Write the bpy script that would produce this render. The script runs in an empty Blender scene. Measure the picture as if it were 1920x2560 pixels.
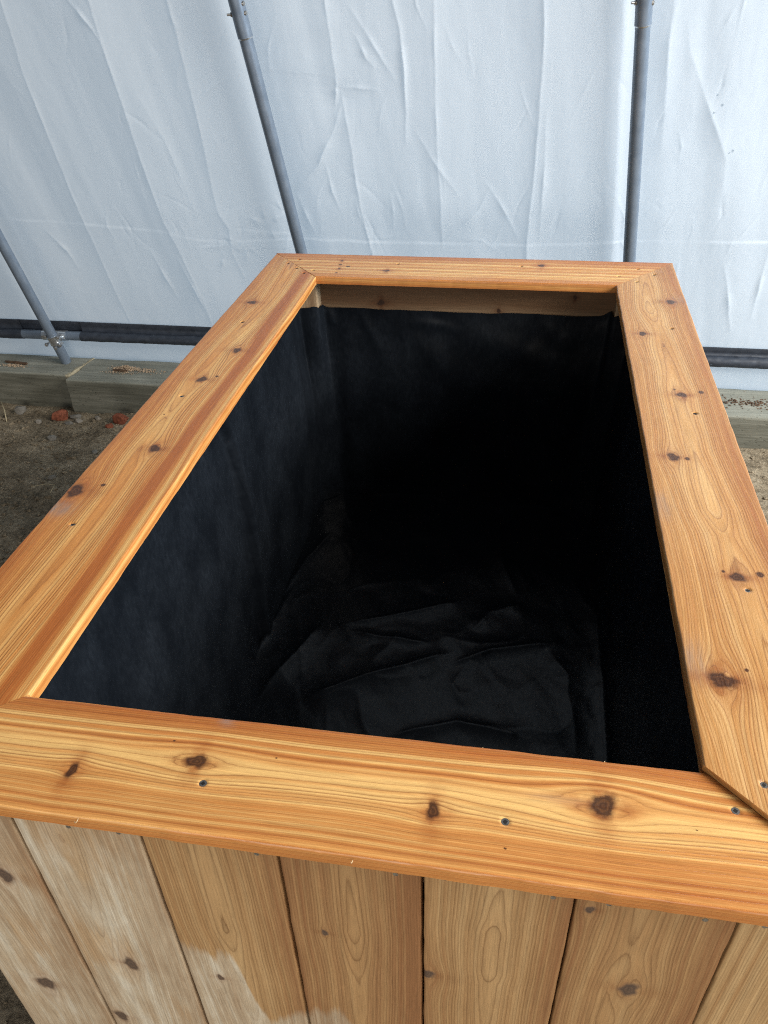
import bpy, math, random
import numpy as np
from mathutils import Matrix, Vector

random.seed(7)
RNG = np.random.RandomState(11)
SC = bpy.context.scene
COL = SC.collection
ZR = 0.80                                   # height of the planter rim above the soil

# ------------------------------------------------------------------ camera
def cam_rot(yaw, pitch, roll):
    return (Matrix.Rotation(yaw, 3, 'Z') @ Matrix.Rotation(pitch, 3, 'X') @ Matrix.Rotation(roll, 3, 'Z'))
cd = bpy.data.cameras.new('camera')
cam = bpy.data.objects.new('camera', cd)
COL.objects.link(cam)
cd.sensor_fit = 'VERTICAL'
cd.sensor_height = 36.0
cd.lens = 36.0 * 2003.0 / 2560.0
cd.clip_start = 0.01
cd.clip_end = 200
cam.matrix_world = Matrix.Translation((0.510, -0.527, 0.665 + ZR)) @ cam_rot(0.18897, 0.94776, -0.03481).to_4x4()
SC.camera = cam

# ------------------------------------------------------------------ light
w = bpy.data.worlds.new('World')
SC.world = w
w.use_nodes = True
bg = w.node_tree.nodes['Background']
bg.inputs[0].default_value = (0.80, 0.89, 1.0, 1)
bg.inputs[1].default_value = 0.14

def area(name, loc, target, sx, sy, energy, color):
    ld = bpy.data.lights.new(name, 'AREA')
    ld.shape = 'RECTANGLE'
    ld.size, ld.size_y, ld.energy, ld.color = sx, sy, energy, color
    o = bpy.data.objects.new(name, ld)
    COL.objects.link(o)
    o.location = loc
    o.rotation_euler = (Vector(target) - Vector(loc)).to_track_quat('-Z', 'Y').to_euler()
    return o
area('roof_daylight', (3.9, 0.0, 2.95), (0.0, 0.6, 0.7), 2.8, 1.7, 305, (1.0, 0.93, 0.84))
area('side_daylight', (3.7, 0.5, 1.75), (0.2, 1.2, 0.9), 2.2, 1.6, 95, (0.60, 0.80, 1.0))
area('entrance_fill', (0.2, -3.4, 0.95), (0.3, 0.5, 0.75), 3.4, 1.2, 74, (1.0, 0.95, 0.88))  # added fill lamp for the front siding; the entrance itself is unseen
area('daylight_behind_tarp', (0.9, 4.2, 1.25), (0.3, 2.2, 0.8), 4.4, 2.6, 102, (0.68, 0.85, 1.0))
SC.view_settings.view_transform = 'Standard'
SC.view_settings.look = 'None'
SC.view_settings.exposure = 0.0
SC.view_settings.gamma = 1.0
SC.cycles.use_denoising = False
SC.cycles.filter_width = 1.1
SC.cycles.sample_clamp_indirect = 4.0
SC.cycles.max_bounces = 8

# ------------------------------------------------------------------ numpy noise
def _hash(ix, iy, seed):
    h = (ix.astype(np.int64) * 374761393 + iy.astype(np.int64) * 668265263 + seed * 1442695041) & 0xFFFFFFFF
    h = ((h ^ (h >> 13)) * 1274126177) & 0xFFFFFFFF
    h = h ^ (h >> 16)
    return (h & 0xFFFFFF) / float(0xFFFFFF)
def noise(x, y, seed=0):
    x, y = np.broadcast_arrays(np.asarray(x, float), np.asarray(y, float))
    ix, iy = np.floor(x), np.floor(y)
    fx, fy = x - ix, y - iy
    fx = fx * fx * fx * (fx * (fx * 6 - 15) + 10)
    fy = fy * fy * fy * (fy * (fy * 6 - 15) + 10)
    a, b = _hash(ix, iy, seed), _hash(ix + 1, iy, seed)
    c, d = _hash(ix, iy + 1, seed), _hash(ix + 1, iy + 1, seed)
    return (a + (b - a) * fx) * (1 - fy) + (c + (d - c) * fx) * fy - 0.5
def fbm(x, y, seed=0, oct=4):
    s, amp, f = 0, 1.0, 1.0
    for i in range(oct):
        s = s + amp * noise(x * f, y * f, seed + i * 17)
        amp *= 0.5
        f *= 2.03
    return s
def sstep(a, b, x):
    t = np.clip((x - a) / (b - a), 0, 1)
    return t * t * (3 - 2 * t)
def polydist(px, py, pts):
    """distance, signed side and position along a polyline"""
    best = np.full(px.shape, 1e9)
    side = np.zeros(px.shape)
    tt = np.zeros(px.shape)
    acc, tot = 0.0, sum(math.dist(pts[i], pts[i + 1]) for i in range(len(pts) - 1))
    for (x0, y0), (x1, y1) in zip(pts[:-1], pts[1:]):
        dx, dy = x1 - x0, y1 - y0
        L = math.hypot(dx, dy)
        t = np.clip(((px - x0) * dx + (py - y0) * dy) / (L * L), 0, 1)
        ex, ey = px - (x0 + t * dx), py - (y0 + t * dy)
        d = np.hypot(ex, ey)
        m = d < best
        best = np.where(m, d, best)
        side = np.where(m, (dx * ey - dy * ex) / L, side)
        tt = np.where(m, (acc + t * L) / tot, tt)
        acc += L
    return best, side, tt

# ------------------------------------------------------------------ object helpers
def empty(name, base, label=None, cat=None, group=None):
    o = bpy.data.objects.new(name, None)
    o.empty_display_size = 0.05
    COL.objects.link(o)
    o.location = base
    tag(o, label, cat, group)
    return o
def tag(o, label=None, cat=None, group=None, kind=None):
    if label: o['label'] = label
    if cat: o['category'] = cat
    if group: o['group'] = group
    if kind: o['kind'] = kind
    return o
ORIGIN = {}
def wloc(o):
    p = Vector(o.location)
    while o.parent:
        o = o.parent
        p += Vector(o.location)
    return p
def mesh_obj(name, V, F, mat, parent=None, base=None, attrs=None, smooth=True, auto=None):
    """V in world coordinates; stored relative to the parent (or to base)."""
    V = np.asarray(V, float)
    off = np.array(wloc(parent)) if parent else (np.array(base) if base is not None else np.zeros(3))
    me = bpy.data.meshes.new(name)
    me.from_pydata((V - off).tolist(), [], F if isinstance(F, list) else F.tolist())
    if attrs:
        for k, a in attrs.items():
            a = np.asarray(a, float)
            if a.ndim == 2:
                at = me.attributes.new(k, 'FLOAT_VECTOR', 'POINT')
                at.data.foreach_set('vector', a.ravel())
            else:
                at = me.attributes.new(k, 'FLOAT', 'POINT')
                at.data.foreach_set('value', a.ravel())
    me.materials.append(mat)
    if smooth:
        me.polygons.foreach_set('use_smooth', [True] * len(me.polygons))
        if auto is not None:
            me.set_sharp_from_angle(angle=math.radians(auto))
    o = bpy.data.objects.new(name, me)
    COL.objects.link(o)
    if parent:
        o.parent = parent
    elif base is not None:
        o.location = base
    return o
def grid_faces(n, m, off=0, wrap=False):
    i = np.arange(n - 1)[:, None]
    mm = m if wrap else m - 1
    j = np.arange(mm)[None, :]
    j2 = (j + 1) % m
    a = i * m + j
    b = i * m + j2
    c = (i + 1) * m + j2
    d = (i + 1) * m + j
    return (np.stack([a, b, c, d], -1).reshape(-1, 4) + off)
def join(parts):
    Vs, Fs, o = [], [], 0
    for V, F in parts:
        Vs.append(np.asarray(V, float))
        Fs += [[int(k) + o for k in f] for f in (F if isinstance(F, list) else F.tolist())]
        o += len(V)
    return np.concatenate(Vs), Fs
def tube(p0, p1, r, seg=24, r1=None, caps=True, nr=2):
    p0, p1 = np.array(p0, float), np.array(p1, float)
    d = p1 - p0
    d /= np.linalg.norm(d)
    a = np.cross(d, [0, 0, 1.0]) if abs(d[2]) < 0.9 else np.cross(d, [1.0, 0, 0])
    a /= np.linalg.norm(a)
    b = np.cross(d, a)
    th = np.linspace(0, 2 * np.pi, seg, endpoint=False)
    r1 = r if r1 is None else r1
    V = []
    for k in range(nr):
        t = k / (nr - 1)
        V.append(p0 + (p1 - p0) * t + (r + (r1 - r) * t) * (np.cos(th)[:, None] * a + np.sin(th)[:, None] * b))
    V = np.concatenate(V)
    F = grid_faces(nr, seg, 0, True).tolist()
    if caps:
        F.append(list(range(seg))[::-1])
        F.append(list(range((nr - 1) * seg, nr * seg)))
    return V, F
def path_tube(P, r, seg=8):
    P = np.array(P, float)
    V = []
    th = np.linspace(0, 2 * np.pi, seg, endpoint=False)
    for i in range(len(P)):
        d = P[min(i + 1, len(P) - 1)] - P[max(i - 1, 0)]
        d /= np.linalg.norm(d)
        a = np.cross(d, [0.1, 0.3, 1.0]); a /= np.linalg.norm(a)
        b = np.cross(d, a)
        rr = r[i] if hasattr(r, '__len__') else r
        V.append(P[i] + rr * (np.cos(th)[:, None] * a + np.sin(th)[:, None] * b))
    F = grid_faces(len(P), seg, 0, True).tolist()
    F.append(list(range(seg))[::-1]); F.append(list(range((len(P) - 1) * seg, len(P) * seg)))
    return np.concatenate(V), F
def box(x0, x1, y0, y1, z0, z1):
    V = [(x, y, z) for z in (z0, z1) for y in (y0, y1) for x in (x0, x1)]
    F = [[0, 2, 3, 1], [4, 5, 7, 6], [0, 1, 5, 4], [2, 6, 7, 3], [0, 4, 6, 2], [1, 3, 7, 5]]
    return np.array(V, float), F

# ------------------------------------------------------------------ materials
class NT:
    def __init__(s, name):
        s.m = bpy.data.materials.new(name)
        s.m.use_nodes = True
        s.t = s.m.node_tree
        s.p = s.t.nodes['Principled BSDF']
        s.out = s.t.nodes['Material Output']
    def n(s, typ, **kw):
        nd = s.t.nodes.new('ShaderNode' + typ)
        for k, v in kw.items():
            setattr(nd, k, v)
        return nd
    def set(s, sock, v):
        if isinstance(v, bpy.types.NodeSocket):
            s.t.links.new(v, sock)
        elif isinstance(v, (tuple, list)) and sock.type == 'RGBA' and len(v) == 3:
            sock.default_value = (*v, 1)
        else:
            sock.default_value = v
    def math(s, op, a, b=0.0, c=0.0, clamp=False):
        nd = s.n('Math', operation=op, use_clamp=clamp)
        for i, v in enumerate((a, b, c)):
            s.set(nd.inputs[i], v)
        return nd.outputs[0]
    def attr(s, name, vec=False):
        nd = s.n('Attribute', attribute_name=name)
        return nd.outputs['Vector' if vec else 'Fac']
    def noise(s, vec, scale=1.0, detail=3.0, rough=0.5, dist=0.0):
        nd = s.n('TexNoise')
        if vec is not None: s.set(nd.inputs['Vector'], vec)
        s.set(nd.inputs['Scale'], scale); s.set(nd.inputs['Detail'], detail)
        s.set(nd.inputs['Roughness'], rough); s.set(nd.inputs['Distortion'], dist)
        return nd.outputs['Fac']
    def noise1(s, wv, scale, detail=2.0):
        nd = s.n('TexNoise', noise_dimensions='1D')
        s.set(nd.inputs['W'], wv); s.set(nd.inputs['Scale'], scale); s.set(nd.inputs['Detail'], detail)
        return nd.outputs['Fac']
    def vmul(s, v, f):
        nd = s.n('VectorMath', operation='MULTIPLY')
        s.set(nd.inputs[0], v); nd.inputs[1].default_value = f
        return nd.outputs[0]
    def ramp(s, fac, stops, interp='LINEAR'):
        nd = s.n('ValToRGB')
        cr = nd.color_ramp
        cr.interpolation = interp
        while len(cr.elements) < len(stops):
            cr.elements.new(0.5)
        for e, (p, c) in zip(cr.elements, stops):
            e.position = p
            e.color = (*c, 1) if isinstance(c, (tuple, list)) else (c, c, c, 1)
        s.set(nd.inputs[0], fac)
        return nd.outputs[0]
    def mix(s, fac, a, b, blend='MIX'):
        nd = s.n('Mix', data_type='RGBA', blend_type=blend)
        s.set(nd.inputs[0], fac); s.set(nd.inputs[6], a); s.set(nd.inputs[7], b)
        return nd.outputs[2]
    def remap(s, v, a, b, c, d):
        nd = s.n('MapRange')
        for i, x in enumerate((v, a, b, c, d)):
            s.set(nd.inputs[i], x)
        return nd.outputs[0]
    def bump(s, h, strength, dist=0.002, normal=None):
        nd = s.n('Bump')
        s.set(nd.inputs['Height'], h); nd.inputs['Strength'].default_value = strength
        nd.inputs['Distance'].default_value = dist
        if normal is not None: s.set(nd.inputs['Normal'], normal)
        return nd.outputs[0]
    def fin(s, color, rough=0.5, normal=None, spec=0.5, metal=0.0):
        s.set(s.p.inputs['Base Color'], color)
        s.set(s.p.inputs['Roughness'], rough)
        s.set(s.p.inputs['Specular IOR Level'], spec)
        s.set(s.p.inputs['Metallic'], metal)
        if normal is not None: s.set(s.p.inputs['Normal'], normal)
        return s.m

def cedar(name, pale, tan, red, line, knot_a=(0.050, 0.018, 0.008), knot_b=(0.20, 0.075, 0.024), grey=(0.26, 0.25, 0.24),
          rough=0.32, weathered=None, bump=0.35, spec=0.5, halo_k=1.0):
    """wood from the board's own ring field: ring count, knots, heartwood tone and smudges are mesh attributes"""
    t = NT(name)
    g = t.attr('guv', True)
    ring = t.attr('ring'); knot = t.attr('knot'); kr = t.attr('krad'); tone = t.attr('tone')
    smudge = t.attr('smudge'); cst = t.attr('cst')
    j = t.noise(t.vmul(g, (3.5, 30, 1)), 1.0, 2)
    j2 = t.noise(t.vmul(g, (35, 320, 1)), 1.0, 2)
    r = t.math('ADD', ring, t.math('MULTIPLY_ADD', j, 0.5, t.math('MULTIPLY', j2, 0.16)))
    fr = t.math('FRACT', r)
    fl = t.math('FLOOR', r)
    wn = t.n('TexWhiteNoise', noise_dimensions='1D'); t.set(wn.inputs['W'], fl)
    strength = t.remap(wn.outputs['Value'], 0, 1, 0.22, 1.0)
    line_f = t.ramp(fr, [(0.0, 0.80), (0.07, 0.10), (0.30, 0.0), (0.55, 0.12), (0.80, 0.70), (0.92, 1.0), (1.0, 1.0)])
    rg_ = t.attr('rgrad')
    da = t.math('DIVIDE', t.math('SUBTRACT', 1.0, fr), rg_)
    db = t.math('DIVIDE', fr, rg_)
    thin = t.math('MAXIMUM', t.math('POWER', 2.718, t.math('MULTIPLY', da, -900.0)), t.math('POWER', 2.718, t.math('MULTIPLY', db, -2200.0)))
    line_f = t.math('MULTIPLY_ADD', line_f, 0.24, t.math('MULTIPLY', thin, 0.80))
    lf = t.math('MULTIPLY', t.math('MULTIPLY', line_f, strength), cst, clamp=True)
    tn = t.math('ADD', tone, t.math('MULTIPLY', t.math('SUBTRACT', t.noise1(r, 0.41, 3), 0.5), 0.95))
    tn = t.math('ADD', tn, t.math('MULTIPLY', t.math('SUBTRACT', t.noise(t.vmul(g, (3.5, 16, 1)), 1.0, 3), 0.5), 0.55))
    base = t.ramp(tn, [(0.10, pale), (0.48, tan), (0.90, red)])
    if weathered:
        wp, wt, wr, wl = weathered
        st = t.attr('stain')
        edge = t.noise(t.vmul(g, (12, 210, 1)), 1.0, 5, 0.7)
        st = t.math('ADD', st, t.math('MULTIPLY', t.math('SUBTRACT', edge, 0.5), 0.9))
        st = t.math('MULTIPLY', t.remap(st, 0.30, 0.70, 0, 1), t.attr('stmax'))
        blot = t.noise(t.vmul(g, (7, 24, 1)), 1.0, 5, 0.65)
        base_w = t.ramp(t.math('ADD', t.math('MULTIPLY', tn, 0.45), t.math('MULTIPLY', blot, 0.62)), [(0.34, wp), (0.50, wt), (0.70, wr)])
        col_w = t.mix(t.math('MULTIPLY', lf, 0.55), base_w, wl)
        col = t.mix(st, col_w, t.mix(lf, base, line))
    else:
        col = t.mix(lf, base, line)
    fib = t.noise(t.vmul(g, (26, 760, 1)), 1.0, 3, 0.65)
    fib2 = t.noise(t.vmul(g, (7, 230, 1)), 1.0, 3, 0.6)
    col = t.mix(1.0, col, t.ramp(fib, [(0.22, 0.76), (0.5, 0.99), (0.80, 1.16)]), 'MULTIPLY')
    col = t.mix(1.0, col, t.ramp(fib2, [(0.25, 0.85), (0.5, 1.0), (0.75, 1.10)]), 'MULTIPLY')
    pore = t.noise(t.vmul(g, (120, 1500, 1)), 1.0, 1)
    col = t.mix(t.remap(pore, 0.66, 0.78, 0, 0.35), col, line)
    # knots: dark heart, soft irregular border, reddish flare in the wood around
    kz = t.noise(t.vmul(g, (110, 130, 1)), 1.0, 5, 0.65)
    krn = t.math('ADD', kr, t.math('MULTIPLY', t.math('SUBTRACT', kz, 0.5), 0.70))
    kmid = tuple((a + b) / 2 for a, b in zip(knot_a, knot_b))
    kc = t.ramp(krn, [(0.0, kmid), (0.22, knot_a), (0.40, kmid), (0.58, knot_a), (0.80, kmid), (1.0, knot_b)])
    kc = t.mix(t.remap(t.noise(t.vmul(g, (300, 120, 1)), 1.0, 3), 0.50, 0.66, 0, 0.85), kc, knot_a)
    halo = t.math('MULTIPLY', t.attr('halo'), t.remap(t.noise(t.vmul(g, (60, 90, 1)), 1.0, 4, 0.6), 0.3, 0.7, 0.35, 1.0))
    col = t.mix(t.math('MULTIPLY', halo, halo_k), col, t.mix(1.0, col, (0.48, 0.235, 0.13), 'MULTIPLY'))
    col = t.mix(t.remap(krn, 0.72, 1.22, 0.96, 0.0), col, kc)
    col = t.mix(t.math('MULTIPLY', smudge, t.remap(t.noise(t.vmul(g, (25, 180, 1)), 1.0, 4), 0.3, 0.65, 0.1, 0.85)), col, grey)
    h = t.math('ADD', t.math('MULTIPLY', lf, 0.5), t.math('ADD', t.math('MULTIPLY', fib, 0.55), t.math('MULTIPLY', pore, 0.3)))
    nrm = t.bump(h, bump, 0.0012)
    rg = t.math('ADD', t.math('MULTIPLY', fib, 0.22), t.math('MULTIPLY_ADD', lf, -0.10, rough - 0.08))
    return t.fin(col, rg, nrm, spec)

M_CEDAR = cedar('oiled_cedar', (0.88, 0.535, 0.190), (0.68, 0.298, 0.080), (0.47, 0.145, 0.032), (0.25, 0.068, 0.014))
M_CEDAR_R = cedar('oiled_cedar_lighter', (0.74, 0.46, 0.195), (0.58, 0.290, 0.094), (0.42, 0.160, 0.045), (0.25, 0.080, 0.020))
M_SIDING = cedar('half_oiled_siding', (0.57, 0.38, 0.185), (0.43, 0.255, 0.112), (0.29, 0.138, 0.057), (0.145, 0.062, 0.022),
                 knot_a=(0.085, 0.058, 0.044), knot_b=(0.19, 0.115, 0.072), rough=0.55, spec=0.3, halo_k=0.5,
                 weathered=((0.70, 0.645, 0.52), (0.53, 0.43, 0.30), (0.37, 0.255, 0.155), (0.25, 0.15, 0.08)))
M_RAW = cedar('raw_cedar', (0.31, 0.20, 0.115), (0.225, 0.128, 0.068), (0.155, 0.078, 0.040), (0.10, 0.048, 0.025),
              knot_a=(0.05, 0.028, 0.019), knot_b=(0.10, 0.05, 0.03), rough=0.6, spec=0.2)

M_POST = cedar('pale_raw_cedar', (0.58, 0.43, 0.27), (0.44, 0.29, 0.165), (0.30, 0.165, 0.085), (0.17, 0.085, 0.042),
               knot_a=(0.06, 0.035, 0.024), knot_b=(0.12, 0.065, 0.04), rough=0.6, spec=0.25)
def m_metal():
    t = NT('galvanised_tube')
    co = t.n('TexCoord').outputs['Object']
    nz = t.noise(co, 30, 4)
    n2 = t.noise(t.vmul(co, (120, 120, 6)), 1.0, 3)
    col = t.ramp(nz, [(0.3, (0.150, 0.190, 0.245)), (0.7, (0.195, 0.240, 0.30))])
    return t.fin(col, t.remap(n2, 0.3, 0.7, 0.26, 0.42), t.bump(nz, 0.05), 0.6, 0.25)
M_TUBE = m_metal()
def m_plain(name, c, rough, metal=0.0, spec=0.5, sc=80, var=0.25):
    t = NT(name)
    nz = t.noise(t.n('TexCoord').outputs['Object'], sc, 4)
    col = t.ramp(nz, [(0.25, tuple(x * (1 - var) for x in c)), (0.75, tuple(min(1, x * (1 + var)) for x in c))])
    return t.fin(col, rough, t.bump(nz, 0.15, 0.001), spec, metal)
M_ZINC = m_plain('bright_zinc', (0.62, 0.64, 0.66), 0.28, 0.9)
M_SCREW = m_plain('screw_steel', (0.38, 0.37, 0.35), 0.40, 0.95, 0.5, 300, 0.5)
M_RECESS_SHADE = m_plain('screw_recess_shade', (0.010, 0.008, 0.007), 0.7)  # near-black colour stands in for the shade inside screw holes
M_SLIVER = m_plain('wood_sliver', (0.72, 0.55, 0.32), 0.6)

def m_tarp():
    t = NT('white_tarp')
    co = t.n('TexCoord').outputs['Object']
    wv = t.noise(t.vmul(co, (520, 30, 14)), 1.0, 2)
    wh = t.noise(t.vmul(co, (14, 30, 420)), 1.0, 2)
    big = t.noise(t.vmul(co, (3, 3, 1.2)), 1.0, 4)
    streak = t.noise(t.vmul(co, (55, 10, 2.5)), 1.0, 4, 0.6)
    col = t.ramp(t.math('ADD', t.math('MULTIPLY', big, 0.5), t.math('MULTIPLY', streak, 0.5)), [(0.30, (0.68, 0.715, 0.745)), (0.70, (0.74, 0.775, 0.80))])
    col = t.mix(1.0, col, t.ramp(t.math('MULTIPLY_ADD', wv, 0.6, t.math('MULTIPLY', wh, 0.4)), [(0.35, 0.975), (0.65, 1.02)]), 'MULTIPLY')
    col = t.mix(t.attr('dirt'), col, (0.05, 0.05, 0.05))
    nrm = t.bump(t.math('ADD', t.math('MULTIPLY', wv, 0.6), t.math('ADD', t.math('MULTIPLY', wh, 0.5), t.math('MULTIPLY', streak, 0.25))), 0.16, 0.0012)
    t.fin(col, 0.46, nrm, 0.42)
    tr = t.n('BsdfTranslucent'); t.set(tr.inputs[0], (0.66, 0.72, 0.78)); t.set(tr.inputs[1], nrm)
    mx = t.n('MixShader'); mx.inputs[0].default_value = 0.42
    t.t.links.new(t.p.outputs[0], mx.inputs[1]); t.t.links.new(tr.outputs[0], mx.inputs[2])
    t.t.links.new(mx.outputs[0], t.out.inputs[0])
    return t.m
M_TARP = m_tarp()
def m_hem():
    t = NT('dark_vinyl')
    co = t.n('TexCoord').outputs['Object']
    nz = t.noise(t.vmul(co, (40, 40, 60)), 1.0, 4)
    col = t.ramp(nz, [(0.3, (0.026, 0.032, 0.044)), (0.7, (0.040, 0.049, 0.066))])
    return t.fin(col, t.remap(nz, 0.3, 0.7, 0.42, 0.56), t.bump(nz, 0.15, 0.002), 0.45)
M_HEM = m_hem()
def m_liner():
    t = NT('black_fabric')
    g = t.attr('guv', True)
    wv = t.noise(t.vmul(g, (700, 120, 1)), 1.0, 2)
    dust_and_light = t.noise(t.vmul(g, (9, 6, 1)), 1.0, 6, 0.68)
    fine = t.noise(t.vmul(g, (160, 60, 1)), 1.0, 3)
    d = t.math('MULTIPLY', t.remap(dust_and_light, 0.38, 0.72, 0, 1), t.remap(fine, 0.3, 0.7, 0.4, 1.0))
    col = t.mix(t.math('MULTIPLY', d, t.math('MULTIPLY', t.attr('dust_and_light'), 0.45)), (0.0056, 0.0074, 0.0104), (0.034, 0.042, 0.054))  # dusty tone that also paints in the light on the liner walls
    t.p.inputs['Sheen Weight'].default_value = 0.0
    t.p.inputs['Sheen Roughness'].default_value = 0.4
    t.p.inputs['Sheen Tint'].default_value = (0.75, 0.88, 1.0, 1)
    return t.fin(col, t.remap(fine, 0.3, 0.7, 0.29, 0.36), t.bump(t.math('ADD', wv, t.math('MULTIPLY', fine, 0.5)), 0.05, 0.001), 0.26)
M_LINER = m_liner()
def m_timber():
    t = NT('treated_timber')
    co = t.n('TexCoord').outputs['Object']
    gr = t.noise(t.vmul(co, (5, 90, 90)), 1.0, 5, 0.6)
    bl = t.noise(t.vmul(co, (6, 12, 12)), 1.0, 4)
    inc = t.n('TexVoronoi'); t.set(inc.inputs['Vector'], t.vmul(co, (38, 120, 120))); inc.inputs['Scale'].default_value = 1.0
    slit = t.remap(inc.outputs['Distance'], 0.06, 0.20, 1.0, 0.0)
    col = t.ramp(t.math('ADD', t.math('MULTIPLY', gr, 0.55), t.math('MULTIPLY', bl, 0.5)), [(0.30, (0.082, 0.080, 0.061)), (0.52, (0.150, 0.147, 0.115)), (0.75, (0.26, 0.252, 0.205))])
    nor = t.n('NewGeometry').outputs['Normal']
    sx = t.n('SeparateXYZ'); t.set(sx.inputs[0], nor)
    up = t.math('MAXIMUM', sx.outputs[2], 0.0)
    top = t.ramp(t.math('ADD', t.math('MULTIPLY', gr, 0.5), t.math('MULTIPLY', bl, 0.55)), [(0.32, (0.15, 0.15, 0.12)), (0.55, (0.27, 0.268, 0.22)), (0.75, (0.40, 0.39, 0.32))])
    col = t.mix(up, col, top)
    col = t.mix(t.math('MULTIPLY', slit, 0.5), col, (0.03, 0.032, 0.02))
    return t.fin(col, 0.75, t.bump(t.math('SUBTRACT', gr, t.math('MULTIPLY', slit, 0.7)), 0.6, 0.004), 0.25)
M_TIMBER = m_timber()
M_FRESH = m_plain('fresh_cut_timber', (0.40, 0.35, 0.24), 0.8, 0, 0.2, 200, 0.35)
M_SAWDUST = m_plain('sawdust_grain', (0.42, 0.31, 0.21), 0.9, 0, 0.2, 300, 0.5)
M_CHIP = m_plain('brown_wood_chip', (0.12, 0.075, 0.048), 0.85, 0, 0.2, 120, 0.4)
def m_soil():
    t = NT('damp_soil')
    co = t.n('TexCoord').outputs['Object']
    a = t.noise(co, 9, 6, 0.65)
    b = t.noise(co, 85, 6, 0.75)
    col = t.ramp(t.math('ADD', t.math('MULTIPLY', a, 0.5), t.math('MULTIPLY', b, 0.5)), [(0.36, (0.075, 0.058, 0.037)), (0.50, (0.26, 0.205, 0.135)), (0.64, (0.50, 0.41, 0.285))])
    return t.fin(col, 0.85, t.bump(b, 1.0, 0.012), 0.25)
M_SOIL = m_soil()
M_STONE = m_plain('grey_stone', (0.19, 0.175, 0.15), 0.8, 0, 0.3, 60, 0.3)
M_PALE = m_plain('pale_stone', (0.27, 0.24, 0.20), 0.8, 0, 0.3, 60, 0.25)
M_BRICK = m_plain('red_brick_fragment', (0.23, 0.075, 0.042), 0.9, 0, 0.2, 90, 0.6)
M_STRAW = m_plain('dry_straw', (0.50, 0.42, 0.27), 0.8, 0, 0.2, 200, 0.2)

# ------------------------------------------------------------------ wood boards
def wood_fields(u, v, spec):
    seed = spec.get('seed', 1)
    uu, vv = u, v
    veff = vv + (0.0055 * fbm(uu * 1.9, vv * 5, seed, 3) + 0.0009 * fbm(uu * 9, vv * 24, seed + 5, 2)) * spec.get('wob', 1.0)
    rmin = np.full(u.shape, 9.0)
    halo = np.zeros(u.shape)
    for k in spec.get('knots', []):
        ku, kv, R = k[0], k[1], k[2] * 0.86
        el = k[3] if len(k) > 3 else 1.15
        pull = k[4] if len(k) > 4 else 1.0
        du, dv = uu - ku, vv - kv
        ang = np.arctan2(dv, du / el)
        rr = np.hypot(du / el, dv) / (R * (1 + 0.16 * np.sin(ang * 2 + ku * 37) + 0.10 * np.sin(ang * 3 + kv * 91) + 0.06 * np.sin(ang * 5 + ku * 11)))
        RR = R * 1.35
        rho2 = (du / (el * 2.1)) ** 2 + dv ** 2
        veff = veff - pull * dv * RR * RR / (rho2 + 0.55 * RR * RR) * np.exp(-rho2 / (RR * 4.5) ** 2)
        rmin = np.minimum(rmin, rr)
        jit = 1 + 0.5 * fbm(uu * 40, vv * 40, seed + 31, 3)
        halo = np.maximum(halo, jit * np.maximum(np.exp(-((du / (R * 1.1)) ** 2 + (dv / (R * 2.7)) ** 2)), 0.9 * np.exp(-((du / (R * el * 2.4)) ** 2 + (dv / (R * 1.25)) ** 2))))
    if 'prof' in spec:
        pv, pr = zip(*spec['prof'])
        ring = np.interp(veff, pv, pr)
    else:
        v0 = np.interp(uu, *zip(*spec['v0'])) if isinstance(spec['v0'], list) else spec['v0']
        h = np.interp(uu, *zip(*spec['h'])) if isinstance(spec['h'], list) else spec['h']
        h = h + 0.004 * fbm(uu * 2.0, 0.0 * uu, seed + 9, 2)
        r = np.sqrt((veff - v0 - 0.012 * fbm(uu * 1.7, 0 * uu, seed + 3, 2)) ** 2 + h ** 2)
        ring = r / spec['gap']
    tone = np.interp(veff, *zip(*spec['tone']))
    cst = np.interp(vv, *zip(*spec['cst'])) if 'cst' in spec else np.full(u.shape, 0.8)
    for (su, sv, sr) in spec.get('spots', []):                  # little dark pin knots
        rr = np.hypot(uu - su, (vv - sv) * 1.2) / sr
        rmin = np.minimum(rmin, rr)
    smudge = np.zeros(u.shape)
    for (su, sv, ru, rv, am) in spec.get('smudge', []):
        smudge = np.maximum(smudge, am * np.exp(-((uu - su) / ru) ** 2 - ((vv - sv) / rv) ** 2))
    return dict(ring=ring, knot=1 - sstep(0.86, 1.08, rmin), krad=np.minimum(rmin, 9), tone=tone, cst=cst, smudge=smudge, halo=np.clip(halo, 0, 1),
                guv=np.stack([uu + seed * 3.7, vv + seed * 1.3, 0 * uu], -1))

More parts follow.
